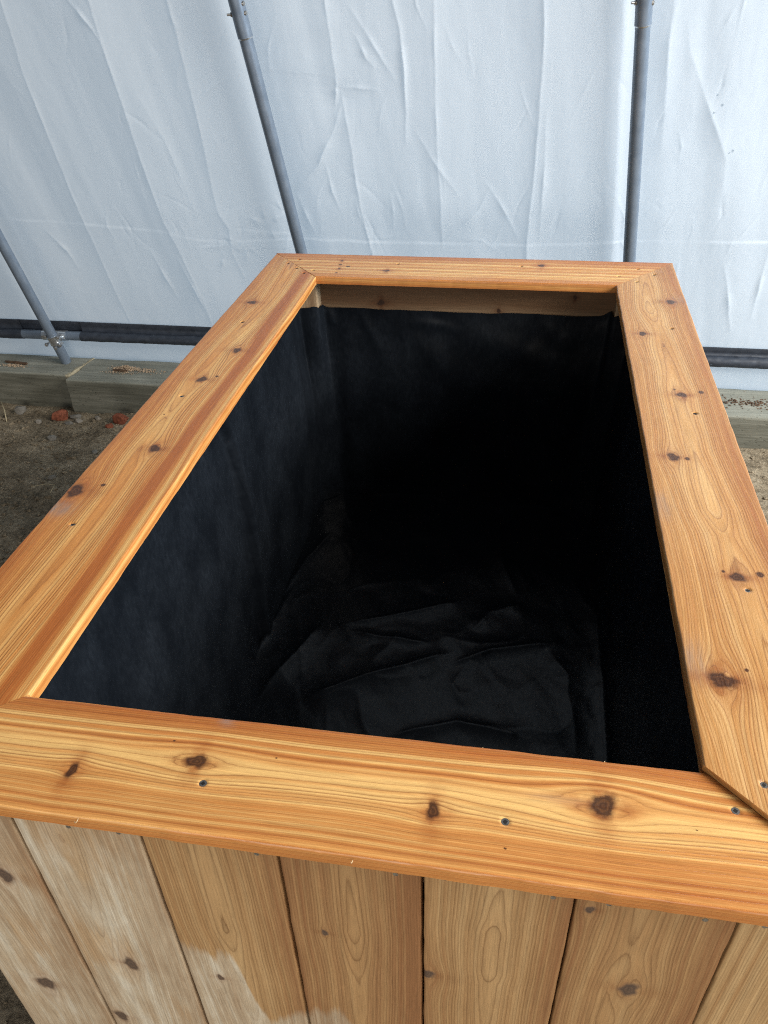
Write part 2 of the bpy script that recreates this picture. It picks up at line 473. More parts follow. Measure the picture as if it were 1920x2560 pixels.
def board(name, q, to3d, thick, rad, spec, mat, parent, du=0.002, dv=0.002, zf=None, pits=(), stainf=None, edge=0.0004, wear=0.00025):
    """q: ((a,b) low edge start, low edge end, high edge start, high edge end); grain runs along a"""
    (a0, b0), (a1, b1), (a2, b2), (a3, b3) = q
    L = max(abs(a1 - a0), abs(a3 - a2))
    n = max(2, int(L / du) + 1)
    wdt = abs(b2 - b0)
    s = np.linspace(0, 1, n)[:, None]
    arc = np.linspace(0, np.pi / 2, 5)[1:-1]
    lo = [(0, -thick)] + [(0, -thick + (thick - rad) * f) for f in (0.33, 0.66)] + [(0, -rad)] + [(rad * (1 - math.cos(x)), -rad * (1 - math.sin(x))) for x in arc]
    m_in = max(2, int((wdt - 2 * rad) / dv) + 1)
    off_l = np.array([x[0] for x in lo]); h_l = np.array([x[1] for x in lo])
    blo, bhi = b0 + (b1 - b0) * s, b2 + (b3 - b2) * s
    sg = 1.0 if b2 > b0 else -1.0
    f = np.linspace(0, 1, m_in)[None, :]
    B = np.concatenate([blo + sg * off_l[None, :], (blo + sg * rad) * (1 - f) + (bhi - sg * rad) * f, bhi - sg * off_l[::-1][None, :]], 1)
    Hh = np.concatenate([h_l, np.zeros(m_in), h_l[::-1]])[None, :] + 0 * B
    fr = (B - blo) / (bhi - blo)
    A = (a0 + (a1 - a0) * s) * (1 - fr) + (a2 + (a3 - a2) * s) * fr
    sd = spec.get('seed', 1)
    B = B + edge * 2 * fbm(A * 30, np.sign(fr - 0.5) * 5 + 0 * B, sd, 3) * np.exp(-np.minimum(fr, 1 - fr) * wdt / 0.01)
    top = (Hh > -rad * 1.01)
    Hh = Hh + np.where(top, wear * 2 * fbm(A * 6, B * 30, sd + 2, 4), 0)
    for (pa, pb, pr, pd) in pits:
        rr = np.hypot(A - pa, B - pb) / pr
        Hh = Hh - pd * (1 - sstep(0.55, 1.0, rr))
    side = np.minimum(Hh + rad, 0)                               # unfold the edges so that grain wraps round them
    vun = (B - b0) * sg + np.where(fr < 0.5, side, -side)
    fl = wood_fields(A, vun, spec)
    fl['rgrad'] = np.clip(np.abs(np.gradient(fl['ring'], axis=1)) / np.maximum(np.abs(np.gradient(vun, axis=1)), 1e-5), 70, 900)
    if stainf is not None:
        fl['stain'], fl['stmax'] = stainf(A, B)
    H3 = Hh + (zf(A, B) if zf else 0)
    P = to3d(A, B, H3)
    nrow, ncol = A.shape
    V = P.reshape(-1, 3)
    F = grid_faces(nrow, ncol).tolist()
    F += [[i * ncol, (i + 1) * ncol, (i + 1) * ncol + ncol - 1, i * ncol + ncol - 1] for i in range(0, nrow - 1)]
    F.append(list(range(ncol))[::-1]); F.append([(nrow - 1) * ncol + k for k in range(ncol)])
    at = {k: x.reshape(-1, 3) if k == 'guv' else x.reshape(-1) for k, x in fl.items()}
    o = mesh_obj(name, V, F, mat, parent, None, at, True, 50)
    return o
def fix_normals(o):
    import bmesh
    bm = bmesh.new(); bm.from_mesh(o.data)
    bmesh.ops.recalc_face_normals(bm, faces=bm.faces)
    bm.to_mesh(o.data); bm.free()
    o.data.set_sharp_from_angle(angle=math.radians(50))
    return o

# ================================================================== SETTING
def make_ground():
    xs = np.linspace(-4.5, 4.5, 301); ys = np.linspace(-3.0, 4.5, 251)
    X, Y = np.meshgrid(xs, ys, indexing='ij')
    Z = 0.020 * fbm(X * 1.5, Y * 1.5, 3, 3) + 0.014 * fbm(X * 9, Y * 9, 4, 4) - 0.002
    V = np.stack([X, Y, Z], -1).reshape(-1, 3)
    o = mesh_obj('ground', V, grid_faces(301, 251), M_SOIL)
    tag(o, kind='structure', label='damp brown soil floor under the shelter')
    return o
make_ground()
def gz(x, y):
    x, y = np.asarray(x, float), np.asarray(y, float)
    return 0.020 * fbm(x * 1.5, y * 1.5, 3, 3) + 0.014 * fbm(x * 9, y * 9, 4, 4) - 0.002

# unit rock for crumbs
def rock_mesh(seed, sub=1):
    import bmesh
    bm = bmesh.new()
    r = random.Random(seed)
    for _ in range(11 if sub == 1 else 26):
        v = Vector((r.uniform(-1, 1), r.uniform(-1, 1), r.uniform(-1, 1)))
        if v.length > 1.15: v = v.normalized() * 1.15
        bm.verts.new(v)
    res = bmesh.ops.convex_hull(bm, input=bm.verts[:])
    bmesh.ops.delete(bm, geom=[g for g in res['geom_interior'] if isinstance(g, bmesh.types.BMVert)], context='VERTS')
    if sub > 1:
        bmesh.ops.bevel(bm, geom=bm.edges[:], offset=0.07, segments=1, affect='EDGES')
    bm.verts.index_update()
    V = np.array([v.co[:] for v in bm.verts]); F = [[v.index for v in f.verts] for f in bm.faces]
    bm.free()
    return V, F
def scatter(name, mat, zones, label):
    protos = [rock_mesh(s, 1) for s in range(6)]
    Vs, Fs, off = [], [], 0
    for (x0, x1, y0, y1, cnt, smin, smax, zadd) in zones:
        for i in range(cnt):
            V, F = protos[RNG.randint(6)]
            x, y = RNG.uniform(x0, x1), RNG.uniform(y0, y1)
            s = smin + (smax - smin) * RNG.rand() ** 4
            th = RNG.rand() * 6.28
            c, sn = math.cos(th), math.sin(th)
            P = V * np.array([s, s * RNG.uniform(0.6, 1.0), s * RNG.uniform(0.4, 0.8)])
            P = np.stack([P[:, 0] * c - P[:, 1] * sn + x, P[:, 0] * sn + P[:, 1] * c + y, P[:, 2]], -1)
            P[:, 2] += (float(gz(x, y)) if zadd is None else zadd) + s * 0.15
            Vs.append(P); Fs += [[k + off for k in f] for f in F]; off += len(V)
    o = mesh_obj(name, np.concatenate(Vs), Fs, mat, smooth=False)
    tag(o, label, 'soil', kind='stuff')
    return o
scatter('soil_crumbs', M_SOIL, [(-2.0, -0.16, 0.3, 1.99, 9000, 0.002, 0.013, None), (-0.9, -0.15, -0.6, 0.4, 900, 0.002, 0.012, None), (0.9, 2.0, 0.9, 1.98, 1700, 0.002, 0.012, None)],
        'loose crumbs of dark soil scattered around the planter')
scatter('gravel', M_PALE, [(-2.0, -0.16, 0.8, 1.99, 260, 0.0012, 0.005, None), (0.9, 2.0, 1.2, 1.98, 110, 0.0015, 0.006, None)],
        'fine pale grit mixed into the soil by the timbers')

# ------------------------------------------------------------------ timbers
YT0, YT1 = 2.006, 2.193
def timber(name, x0, x1, y0, y1, z1, label, skew0=0.0, skew1=0.0, seed=1, fresh=None):
    base = ((x0 + x1) / 2, (y0 + y1) / 2, 0)
    e = empty(name, base, label, 'timber', 'treated timbers along the tarp wall')
    n = int((x1 - x0) / 0.012)
    prof = []
    r = 0.008
    m1, m2 = 14, 16
    for k in range(m1): prof.append((y0, -0.05 + (z1 - r + 0.05) * k / (m1 - 1)))
    for k in (0.3, 0.7): prof.append((y0 + r * (1 - math.cos(k * 1.57)), z1 - r + r * math.sin(k * 1.57)))
    for k in range(m2): prof.append((y0 + r + (y1 - 2 * r - y0) * k / (m2 - 1), z1))
    for k in (0.7, 0.3): prof.append((y1 - r * (1 - math.cos(k * 1.57)), z1 - r + r * math.sin(k * 1.57)))
    for k in range(4): prof.append((y1, z1 - r - (z1 - r + 0.05) * k / 3))
    prof = np.array(prof)
    s = np.linspace(0, 1, n)[:, None]
    tY = (prof[:, 0] - y0) / (y1 - y0)
    X = (x0 + skew0 * tY[None, :]) * (1 - s) + (x1 + skew1 * tY[None, :]) * s
    Y = prof[None, :, 0] + 0.004 * fbm(X * 4, prof[None, :, 1] * 12 + 3 * seed, seed, 4)
    Z = prof[None, :, 1] + 0.005 * fbm(X * 3.3, prof[None, :, 0] * 14, seed + 7, 5)
    X = X + 0.004 * fbm(Y * 30, Z * 30, seed + 3, 3) * (np.abs(s - 0.5) > 0.49)
    V = np.stack([X, Y, Z], -1).reshape(-1, 3)
    m = len(prof)
    F = grid_faces(n, m).tolist()
    F.append(list(range(m))[::-1]); F.append([(n - 1) * m + k for k in range(m)])
    body = mesh_obj('beam', V, F, M_TIMBER, e, smooth=True, auto=40)
    fix_normals(body)
    if fresh is not None:                                        # pale splintered arris along the sawn end
        row = np.stack([X, Y, Z], -1)[-1]
        idx = [k for k in range(m) if prof[k, 1] > 0.0 and prof[k, 0] < y1 - 0.004]
        P = row[idx] + np.array([0.001, 0, 0])
        Pin = P.copy()
        wob = np.array([0.006 + 0.012 * abs(noise(np.array(k * 0.9), np.array(2.2), 5)) * 2 for k in range(len(P))])
        Pin[:, 0] -= wob
        nv = len(P)
        lift = np.array([[0, -0.0018, 0] if prof[k, 1] < z1 - r else [0, -0.0004, 0.0022] for k in idx])
        Vv = np.concatenate([P + lift, Pin + lift * 0.8, P + np.array([0.004, 0.004, -0.006])])
        Ff = grid_faces(3, nv).tolist()
        Vv = np.concatenate([Pin + lift * 0.6, P + lift, P + np.array([0.005, 0.006, -0.008])])
        mesh_obj('sawn_edge', Vv, Ff, M_FRESH, e, smooth=False)
    return e
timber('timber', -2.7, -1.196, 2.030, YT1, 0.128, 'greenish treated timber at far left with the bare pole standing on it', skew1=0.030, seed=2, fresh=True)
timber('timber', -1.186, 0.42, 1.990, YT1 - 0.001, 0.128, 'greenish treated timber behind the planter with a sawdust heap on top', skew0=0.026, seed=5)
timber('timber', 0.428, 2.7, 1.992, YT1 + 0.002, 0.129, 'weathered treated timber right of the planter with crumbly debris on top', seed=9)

# sawdust and chip
def granules(name, mat, items, label, cat, smin, smax, seed):
    r = np.random.RandomState(seed)
    Vs, Fs, off = [], [], 0
    V0 = np.array([(1, 0, 0), (-1, 0, 0), (0, 1, 0), (0, -1, 0), (0, 0, 1), (0, 0, -1)], float)
    F0 = [[0, 2, 4], [2, 1, 4], [1, 3, 4], [3, 0, 4], [2, 0, 5], [1, 2, 5], [3, 1, 5], [0, 3, 5]]
    for (cx, cy, cz, sx, sy, h, cnt) in items:
        for i in range(cnt):
            a, b = r.randn() * 0.5, r.randn() * 0.5
            d2 = a * a + b * b
            s = r.uniform(smin, smax)
            P = V0 * np.array([s * r.uniform(0.6, 1.6), s, s * r.uniform(0.4, 0.9)])
            th = r.rand() * 6.28
            P = np.stack([P[:, 0] * math.cos(th) - P[:, 1] * math.sin(th), P[:, 0] * math.sin(th) + P[:, 1] * math.cos(th), P[:, 2]], -1)
            Vs.append(P + np.array([cx + a * sx, cy + b * sy, cz + h * max(0, math.exp(-d2 * 3) * r.rand())]))
            Fs += [[k + off for k in f] for f in F0]; off += 6
    o = mesh_obj(name, np.concatenate(Vs), Fs, mat, smooth=False)
    tag(o, label, cat, kind='stuff')
    return o
TZ = 0.1305
granules('sawdust', M_SAWDUST, [(-0.992, 2.108, TZ, 0.050, 0.016, 0.014, 700), (-0.90, 2.100, TZ, 0.06, 0.02, 0.003, 110), (-1.0, 2.075, TZ, 0.08, 0.016, 0.001, 70), (-1.46, 2.085, TZ, 0.06, 0.014, 0.004, 120)],
         'small heap of pale sawdust on the timber behind the planter', 'sawdust', 0.0015, 0.0035, 3)
granules('debris', M_CHIP, [(1.25, 2.09, TZ - .002, 0.22, 0.045, 0.003, 200), (1.42, 2.10, TZ - .002, 0.2, 0.035, 0.003, 130)],
         'brown crumbs along the top of the right timber', 'debris', 0.002, 0.005, 4)
def chip(loc, L, wd, t, rz, label):
    n = 9
    V = []
    for i in range(n):
        x = -L / 2 + L * i / (n - 1)
        w0 = wd * (0.55 + 0.45 * math.sin(math.pi * (0.1 + 0.8 * i / (n - 1)))) * (1 + 0.3 * float(noise(i * 0.8, 3.3, 4)))
        z = 0.003 * float(noise(i * 0.5, 1.1, 2))
        V += [(x, -w0 / 2, z), (x, w0 / 2, z + .001), (x, w0 / 2, z + t), (x, -w0 / 2, z + t * 1.2)]
    V = np.array(V)
    F = grid_faces(n, 4, 0, True).tolist() + [[3, 2, 1, 0], [(n - 1) * 4 + k for k in range(4)]]
    c, s = math.cos(rz), math.sin(rz)
    V = np.stack([V[:, 0] * c - V[:, 1] * s, V[:, 0] * s + V[:, 1] * c, V[:, 2]], -1)
    o = mesh_obj('wood_chip', V + np.array(loc), F, M_CHIP, None, loc, smooth=False)
    tag(o, label, 'wood chip', 'wood chips on the timbers')
chip((-1.005, 2.083, TZ + 0.002), 0.060, 0.009, 0.006, -0.05, 'brown wood chip in front of the sawdust heap')
chip((-1.455, 2.105, TZ + 0.001), 0.10, 0.010, 0.007, -0.12, 'long brown splinter on the timber left of the bare pole')

# stones, brick fragments, straws
def stone(name, loc, sx, sy, sz, rz, seed, mat, label, cat, group=None, sub=2):
    V, F = rock_mesh(seed, sub)
    V = V * np.array([sx, sy, sz])
    c, s = math.cos(rz), math.sin(rz)
    V = np.stack([V[:, 0] * c - V[:, 1] * s, V[:, 0] * s + V[:, 1] * c, V[:, 2]], -1)
    g = float(gz(loc[0], loc[1]))
    base = (loc[0], loc[1], g)
    V = V + np.array([loc[0], loc[1], g + sz * 0.3])
    o = mesh_obj(name, V, F, mat, None, base, smooth=False)
    return tag(o, label, cat, group)
stone('stone', (-1.400, 1.966), 0.024, 0.018, 0.026, 0.3, 21, M_STONE, 'pale grey pointed stone against the left timber', 'stone', 'stones beside the timbers')
stone('stone', (-1.163, 1.953), 0.026, 0.013, 0.012, 0.1, 22, M_STONE, 'flat grey stone tucked right of the bigger brick piece', 'stone', 'stones beside the timbers')
stone('stone', (-1.168, 1.905), 0.019, 0.012, 0.010, -0.2, 23, M_STONE, 'flat grey stone in front of the left brick piece', 'stone', 'stones beside the timbers')
stone('stone', (-1.135, 1.925), 0.016, 0.013, 0.010, 0.6, 24, M_PALE, 'small pale stone nearest the gap between two timbers', 'stone', 'stones beside the timbers')
stone('stone', (-1.062, 1.945), 0.015, 0.011, 0.012, 0.2, 25, M_PALE, 'round pale pebble halfway between the two brick pieces', 'stone', 'stones beside the timbers')
stone('stone', (-1.290, 1.900), 0.012, 0.010, 0.010, 0.9, 26, M_PALE, 'small pointed pale stone in front of the pointed grey one', 'stone', 'stones beside the timbers')
stone('stone', (-0.955, 1.700), 0.014, 0.012, 0.010, 0.4, 27, M_STONE, 'grey pebble on open soil nearest the planter rim', 'stone', 'stones on the open soil')
stone('stone', (-1.030, 1.530), 0.014, 0.011, 0.010, 1.1, 28, M_STONE, 'lone grey pebble in the middle of the open soil', 'stone', 'stones on the open soil')
stone('stone', (-1.175, 1.790), 0.020, 0.013, 0.012, 0.1, 29, M_STONE, 'flat soil coloured stone in front of the timbers', 'stone', 'stones on the open soil')
stone('brick_fragment', (-1.222, 1.945), 0.036, 0.026, 0.026, 0.2, 31, M_BRICK, 'rough red brick fragment beside the timber joint', 'brick fragment', 'broken brick pieces by the timbers')
stone('brick_fragment', (-0.958, 1.925), 0.040, 0.024, 0.030, -0.1, 33, M_BRICK, 'large red brick fragment half hidden behind the planter rim', 'brick fragment', 'broken brick pieces by the timbers')
stone('brick_fragment', (-0.985, 1.878), 0.018, 0.016, 0.012, 0.5, 34, M_BRICK, 'small red brick crumb in front of the large fragment', 'brick fragment', 'broken brick pieces by the timbers')
def straw(P, r, label):
    P = [(x, y, z + float(gz(x, y))) for x, y, z in P]
    V, F = path_tube(P, r, 6)
    o = mesh_obj('straw', V, F, M_STRAW, None, P[0])
    tag(o, label, 'straw', 'dry straws on the soil')
straw([(-1.488, 1.985, 0.035), (-1.45, 1.94, 0.018), (-1.405, 1.875, 0.006)], 0.0022, 'pale dry straw leaning by the left timber')
straw([(-1.075, 1.47, 0.006), (-1.02, 1.475, 0.012), (-0.985, 1.47, 0.010), (-0.98, 1.43, 0.006)], 0.0010, 'thin bent dry straw lying on open soil')

# ------------------------------------------------------------------ tent wall
POLE = np.array([0.108, 0.203, -1.0])
def pole_pt(footx, zf):                                           # zf measured from the rim plane
    return np.array([footx, 2.143, -0.672]) + POLE * (-0.672 - zf) + np.array([0, 0, ZR])
def sheet_y(zf):
    return 2.204 - 0.203 * (zf + 0.672)
def make_tarp():
    e = empty('tarp_wall', (0, 2.2, 0), 'white wrinkled tarp wall with a dark hem along its foot', 'tarp')
    xs = np.concatenate([np.linspace(-2.7, -1.62, 70), np.linspace(-1.615, 1.45, 960), np.linspace(1.46, 2.7, 70)])
    zs = np.concatenate([np.linspace(-0.79, -0.62, 20), np.linspace(-0.615, 0.62, 360), np.linspace(0.635, 1.25, 42)])
    X, Z = np.meshgrid(xs, zs, indexing='ij')
    D = np.zeros(X.shape)                                         # towards the inside of the shelter
    # broad billows between the poles, the cloth is drawn over the tubes from outside
    for k, fx in enumerate((-2.31, -1.261, -0.176, 0.876, 1.95)):
        px = fx + 0.108 * (-0.672 - Z)
        d = X - px
        D -= 0.012 * np.exp(-(d / 0.06) ** 2)
    D += 0.026 * fbm(X * 1.6 + Z * 0.25, Z * 0.5, 41, 2)
    D += 0.012 * fbm(X * 4.5 + Z * 0.9, Z * 0.6, 42, 2)
    D += 0.0024 * fbm(X * 16 + Z * 2.4, Z * 1.6, 43, 2)
    D += 0.0006 * fbm(X * 34, Z * 20, 47, 3)
    XW = X + 0.006 * fbm(X * 7, Z * 7, 51, 3) + 0.0012 * fbm(X * 40, Z * 40, 56, 2)
    ZW = Z + 0.006 * fbm(X * 7, Z * 7, 52, 3)
    def local(pts, pad):
        px_, pz_ = [p[0] for p in pts], [p[1] for p in pts]
        i0, i1 = np.searchsorted(xs, min(px_) - pad), np.searchsorted(xs, max(px_) + pad)
        k0, k1 = np.searchsorted(zs, min(pz_) - pad), np.searchsorted(zs, max(pz_) + pad)
        return (slice(i0, i1), slice(k0, k1))
    def ridge(pts, amp, wd, fade=True, wob=0.006):
        out = np.zeros(X.shape)
        L_ = local(pts, 0.08)
        d, sd, t = polydist(XW[L_], ZW[L_], pts)
        out[L_] = ridge_h(d, t, amp, wd)
        return out
    def ridge_h(d, t, amp, wd):
        a = amp * (0.65 + 0.7 * (0.5 + fbm(t * 6, 0 * t, 61, 2)))
        a = a * np.sin(np.pi * np.clip(t, 0.0, 1.0)) ** 0.8
        return a * 0.80 * (np.exp(-np.abs(d) / (0.75 * wd)) * 0.7 + 0.3 * np.exp(-(d / (2.2 * wd)) ** 2))
    def kink(pts, amp, left, right, thin=0.0028):
        """a crease: the sheet rises gently to a sharp line and falls away again on the other side"""
        d, sd, t = polydist(XW, ZW, pts)
        a = 1.25 * amp * (0.8 + 0.7 * fbm(t * 4, 0 * t, 63, 2)) * sstep(-0.02, 0.10, t) * sstep(-0.02, 0.08, 1 - t)
        ds_ = np.abs(sd) / np.where(sd > 0, right, left)
        return (a * np.exp(-ds_) + thin * (0.4 + np.maximum(0, 1.6 * fbm(t * 9, 0 * t, 64, 2))) * np.exp(-np.abs(sd) / 0.004)) * np.exp(-np.maximum(d - np.abs(sd), 0) / 0.02)
    A = [(-1.03, 0.60), (-1.029, 0.474), (-1.039, 0.352), (-1.029, 0.17), (-1.021, -0.016), (-1.0, -0.215), (-0.97, -0.50)]
    Bp = [(-0.75, 0.8), (-0.748, 0.543), (-0.745, 0.441), (-0.739, 0.286), (-0.729, 0.101), (-0.715, -0.098), (-0.684, -0.198), (-0.64, -0.40), (-0.63, -0.50)]
    Cp = [(-0.525, 0.9), (-0.52, 0.539), (-0.515, 0.379), (-0.511, 0.193), (-0.51, -0.062), (-0.486, -0.118), (-0.492, -0.201), (-0.47, -0.3)]
    D += kink(A, 0.008, 0.07, 0.05)
    D += kink(Bp, 0.010, 0.08, 0.05)
    D += kink(Cp, 0.013, 0.05, 0.11)
    D += ridge([(-0.83, 0.57), (-0.813, 0.545), (-0.763, 0.47), (-0.745, 0.432)], 0.006, 0.004)
    D += kink([(-0.085, 0.8), (-0.077, 0.531), (-0.069, 0.432), (-0.066, 0.345), (-0.075, 0.29)], 0.008, 0.10, 0.04)
    D += ridge([(-0.055, 0.29), (-0.089, 0.201), (-0.152, 0.092), (-0.243, 0.007)], 0.007, 0.009)
    D += kink([(-0.055, 0.284), (-0.041, 0.107), (-0.016, -0.115), (0.0, -0.2), (0.01, -0.45)], 0.009, 0.05, 0.07)
    D += ridge([(-0.015, 0.519), (0.041, 0.431), (0.07, 0.385), (0.112, 0.314)], 0.0035, 0.005)
    D += ridge([(-0.003, 0.448), (0.025, 0.385), (0.049, 0.362)], 0.004, 0.005)
    D += ridge([(-0.132, 0.106), (-0.117, 0.013), (-0.094, -0.055)], 0.004, 0.004)
    D += ridge([(-0.697, 0.324), (-0.638, 0.172), (-0.581, -0.088)], 0.0035, 0.012)
    D += ridge([(-0.066, 0.345), (-0.081, 0.265)], 0.005, 0.004)
    D += ridge([(-0.062, 0.315), (0.0, 0.312), (0.058, 0.305)], 0.003, 0.004)
    D += ridge([(-0.239, 0.007), (-0.19, -0.143)], 0.004, 0.006)
    D += ridge([(0.10, 0.60), (0.107, 0.527), (0.12, 0.463), (0.13, 0.361), (0.131, 0.214), (0.128, 0.15)], 0.008, 0.005)
    D += kink([(0.49, 0.9), (0.501, 0.52), (0.51, 0.414), (0.511, 0.335), (0.512, 0.111), (0.506, -0.134), (0.51, -0.45)], 0.013, 0.04, 0.10)
    D += ridge([(0.53, 0.252), (0.542, 0.043), (0.543, -0.149)], 0.005, 0.006)
    D += kink([(0.215, 0.7), (0.219, 0.417), (0.221, 0.109), (0.233, -0.149)], 0.006, 0.05, 0.05)
    D += ridge([(0.154, 0.201), (0.228, 0.081), (0.292, -0.003)], 0.003, 0.006)
    D += kink([(0.68, 0.8), (0.701, 0.516), (0.738, 0.178), (0.771, -0.135), (0.79, -0.45)], 0.010, 0.12, 0.035, 0.0)
    D += ridge([(0.87, 0.48), (0.892, 0.399), (0.962, 0.269), (1.047, 0.116), (1.067, -0.018)], 0.006, 0.018)
    D += ridge([(0.825, 0.7), (0.828, 0.514), (0.842, 0.356), (0.87, 0.114)], 0.006, 0.016)
    D += ridge([(0.485, -0.142), (0.421, -0.03), (0.361, 0.055)], 0.004, 0.006) + ridge([(0.233, -0.149), (0.343, -0.046), (0.383, 0.041)], 0.004, 0.006)
    c0 = (-0.352, -0.111)
    for q in ((-0.425, -0.077), (-0.359, -0.03), (-0.281, -0.066), (-0.329, -0.163), (-0.445, -0.174)):
        D += ridge([c0, ((c0[0] + q[0]) / 2, (c0[1] + q[1]) / 2 + 0.008), q], 0.0035, 0.006)
    c1 = (-0.445, -0.174)
    for q in ((-0.49, -0.20), (-0.631, -0.188), (-0.40, -0.22), (-0.45, -0.26), (-0.53, -0.14)):
        D += ridge([c1, ((c1[0] + q[0]) / 2 + 0.006, (c1[1] + q[1]) / 2), q], 0.003, 0.006)
    rr = random.Random(5)
    for i in range(110):
        x = rr.uniform(-1.25, 1.25); z = rr.choice((rr.uniform(-0.25, 0.5), rr.uniform(-0.25, -0.05)))
        a = rr.gauss(0.0, 0.55); L = rr.uniform(0.05, 0.22); b = rr.uniform(-0.3, 0.3)
        D += ridge([(x, z), (x + 0.5 * L * math.sin(a), z + 0.5 * L * math.cos(a)), (x + L * math.sin(a + b), z + L * math.cos(a + b))], rr.choice((-1, 1)) * rr.uniform(0.0006, 0.0022), rr.uniform(0.002, 0.005))
    # lower skirt creases on the left
    for pts in ([(-0.80, -0.20), (-0.77, -0.30), (-0.74, -0.40)], [(-0.70, -0.22), (-0.66, -0.36), (-0.63, -0.49)], [(-1.18, -0.13), (-1.12, -0.22), (-1.10, -0.30)], [(-0.52, -0.2), (-0.545, -0.29)], [(0.98, -0.2), (0.99, -0.45)], [(1.12, -0.2), (1.20, -0.45)], [(1.24, -0.14), (1.25, -0.40)]):
        D += ridge(pts, 0.005, 0.006)
    # seam across the sheet
    seam = np.interp(X, [-1.6, -1.319, -1.008, -0.724, -0.60, -0.484, -0.223, 0.042, 0.233, 0.493, 0.749, 0.84, 1.226, 1.5], [-0.106, -0.107, -0.117, -0.135, -0.160, -0.165, -0.15, -0.153, -0.153, -0.15, -0.136, -0.132, -0.127, -0.125])
    ds = Z - seam - 0.002 * fbm(X * 12, 0 * X, 77, 3)
    D += 0.0016 * np.tanh(-ds / 0.0025) * np.exp(-np.abs(ds) / 0.03) * (0.8 + fbm(X * 9, 0 * X, 78, 2))
    # flat behind hem
    D *= sstep(-0.60, -0.47, Z) * 0.93 + 0.07
    D += 0.006 * fbm(X * 5, Z * 7, 91, 3) * (1 - sstep(-0.62, -0.57, Z))
    dirt = np.zeros(X.shape)
    for (x, z, r) in ((1.002, 0.265, 0.0042), (0.984, 0.245, 0.0036), (1.059, 0.144, 0.0036), (0.984, 0.29, 0.003), (1.05, 0.138, 0.003)):
        dirt = np.maximum(dirt, 1 - sstep(0.4, 1.1, np.hypot(X - x, Z - z) / r))
    Y = sheet_y(Z) - D
    V = np.stack([X, Y, Z + ZR], -1).reshape(-1, 3)
    mesh_obj('sheet', V, grid_faces(*X.shape), M_TARP, e, attrs=dict(dirt=dirt.reshape(-1)))
    # dark hem: flat band and pocket round the base pipe
    def pipe_c(x): return 2.160, -0.567 + (x + 1.35) * 0.0055
    def hem(x0, x1, pocket, seed, slant0=0, slant1=0):
        n = int((x1 - x0) / 0.006) + 2
        rows = []
        for i in range(n):
            x = x0 + (x1 - x0) * i / (n - 1)
            yc, zc = pipe_c(x)
            yc = 2.160
            zt = -0.506 + 0.0025 * x
            R0 = 0.0190
            oy = 0.0 if pocket else 0.0025
            prof = [(sheet_y(zt) - 0.006 + oy, zt - oy * 0.2), (sheet_y(zt) - 0.0075 + oy, zt - 0.004), (sheet_y(zt - 0.02) - 0.008 + oy, zt - 0.018)]
            if pocket:
                for a in np.linspace(62, 300, 22):
                    th = math.radians(a)
                    wr = 0.0014 * float(fbm(np.array(x * 26.0 + a * 0.010), np.array(a * 0.013), seed, 3)) + 0.0011 * float(fbm(np.array(x * 70.0), np.array(a * 0.03), seed + 3, 2))
                    prof.append((yc + (R0 + wr) * math.cos(th), zc + (R0 + wr) * math.sin(th)))
            else:
                prof += [(sheet_y(zc) - 0.003, zc + 0.012), (sheet_y(zc) - 0.003, zc - 0.004)]
            sl = slant0 * (1 - i / (n - 1)) + slant1 * i / (n - 1)
            rows.append([(x + sl * (k / len(prof) - 0.5), y, z + ZR) for k, (y, z) in enumerate(prof)])
        V = np.array(rows)
        return V.reshape(-1, 3), grid_faces(*V.shape[:2])
    for x0, x1, pk, sd, s0, s1 in ((-2.7, -1.424, True, 3, 0, 0.012), (-1.445, -1.155, False, 4, 0, 0), (-1.176, 2.7, True, 6, -0.006, 0)):
        V, F = hem(x0, x1, pk, sd, s0, s1)
        ho = mesh_obj('hem_pocket' if pk else 'hem_band', V, F, M_HEM, e)
        if pk: ho['label'] = 'dark vinyl pocket wrapped round the base pipe'
    return pipe_c
pipe_c = make_tarp()
pa, pb = pipe_c(-2.7), pipe_c(2.7)
V, F = tube((-2.7, 2.160, pa[1] + ZR), (2.7, 2.160, pb[1] + ZR), 0.0178, 28)
o = mesh_obj('base_pipe', V, F, M_TUBE, None, (0, 2.16, 0.235), auto=40)
tag(o, 'horizontal steel base pipe bared of its hem behind the left pole', 'pipe')

def pole(footx, joint, label, bolts, clamp=False):
    f = pole_pt(footx, -0.674)
    e = empty('tent_pole', f, label, 'pole', 'grey steel tent poles along the tarp wall')
    V, F = tube(pole_pt(footx, -0.672), pole_pt(footx, joint), 0.0190, 36)
    mesh_obj('lower_tube', V, F, M_TUBE, e, auto=40)
    a, b = pole_pt(footx, joint - 0.005), pole_pt(footx, 1.22)
    V, F = tube(a, b, 0.0212, 36)
    mesh_obj('upper_tube', V, F, M_TUBE, e, auto=40)
    V, F = tube(pole_pt(footx, joint - 0.008), pole_pt(footx, joint - 0.004), 0.0200, 36, 0.0216)
    mesh_obj('joint_lip', V, F, M_ZINC, e, auto=40)
    for (zb, sx) in bolts:
        c = pole_pt(footx, zb)
        d = np.array([sx, -0.35, 0.0]); d /= np.linalg.norm(d)
        parts = [tube(c + d * 0.018, c + d * 0.0245, 0.0062, 6), tube(c + d * 0.024, c + d * 0.034, 0.0032, 10)] if sx < 0 else [tube(c + d * 0.0205, c + d * 0.0245, 0.0065, 12, 0.0045)]
        V, F = join(parts)
        mesh_obj('bolt', V, F, M_SCREW, e, auto=40)
    return e
pole(-1.261, 0.47, 'leftmost grey tent pole clamped to the base pipe, foot on the timber', [(0.52, -1), (0.52, 1)])
pole(-0.176, 0.456, 'middle grey tent pole leaning left behind the planter corner', [(0.505, -1), (0.508, 1), (0.53, 1)])
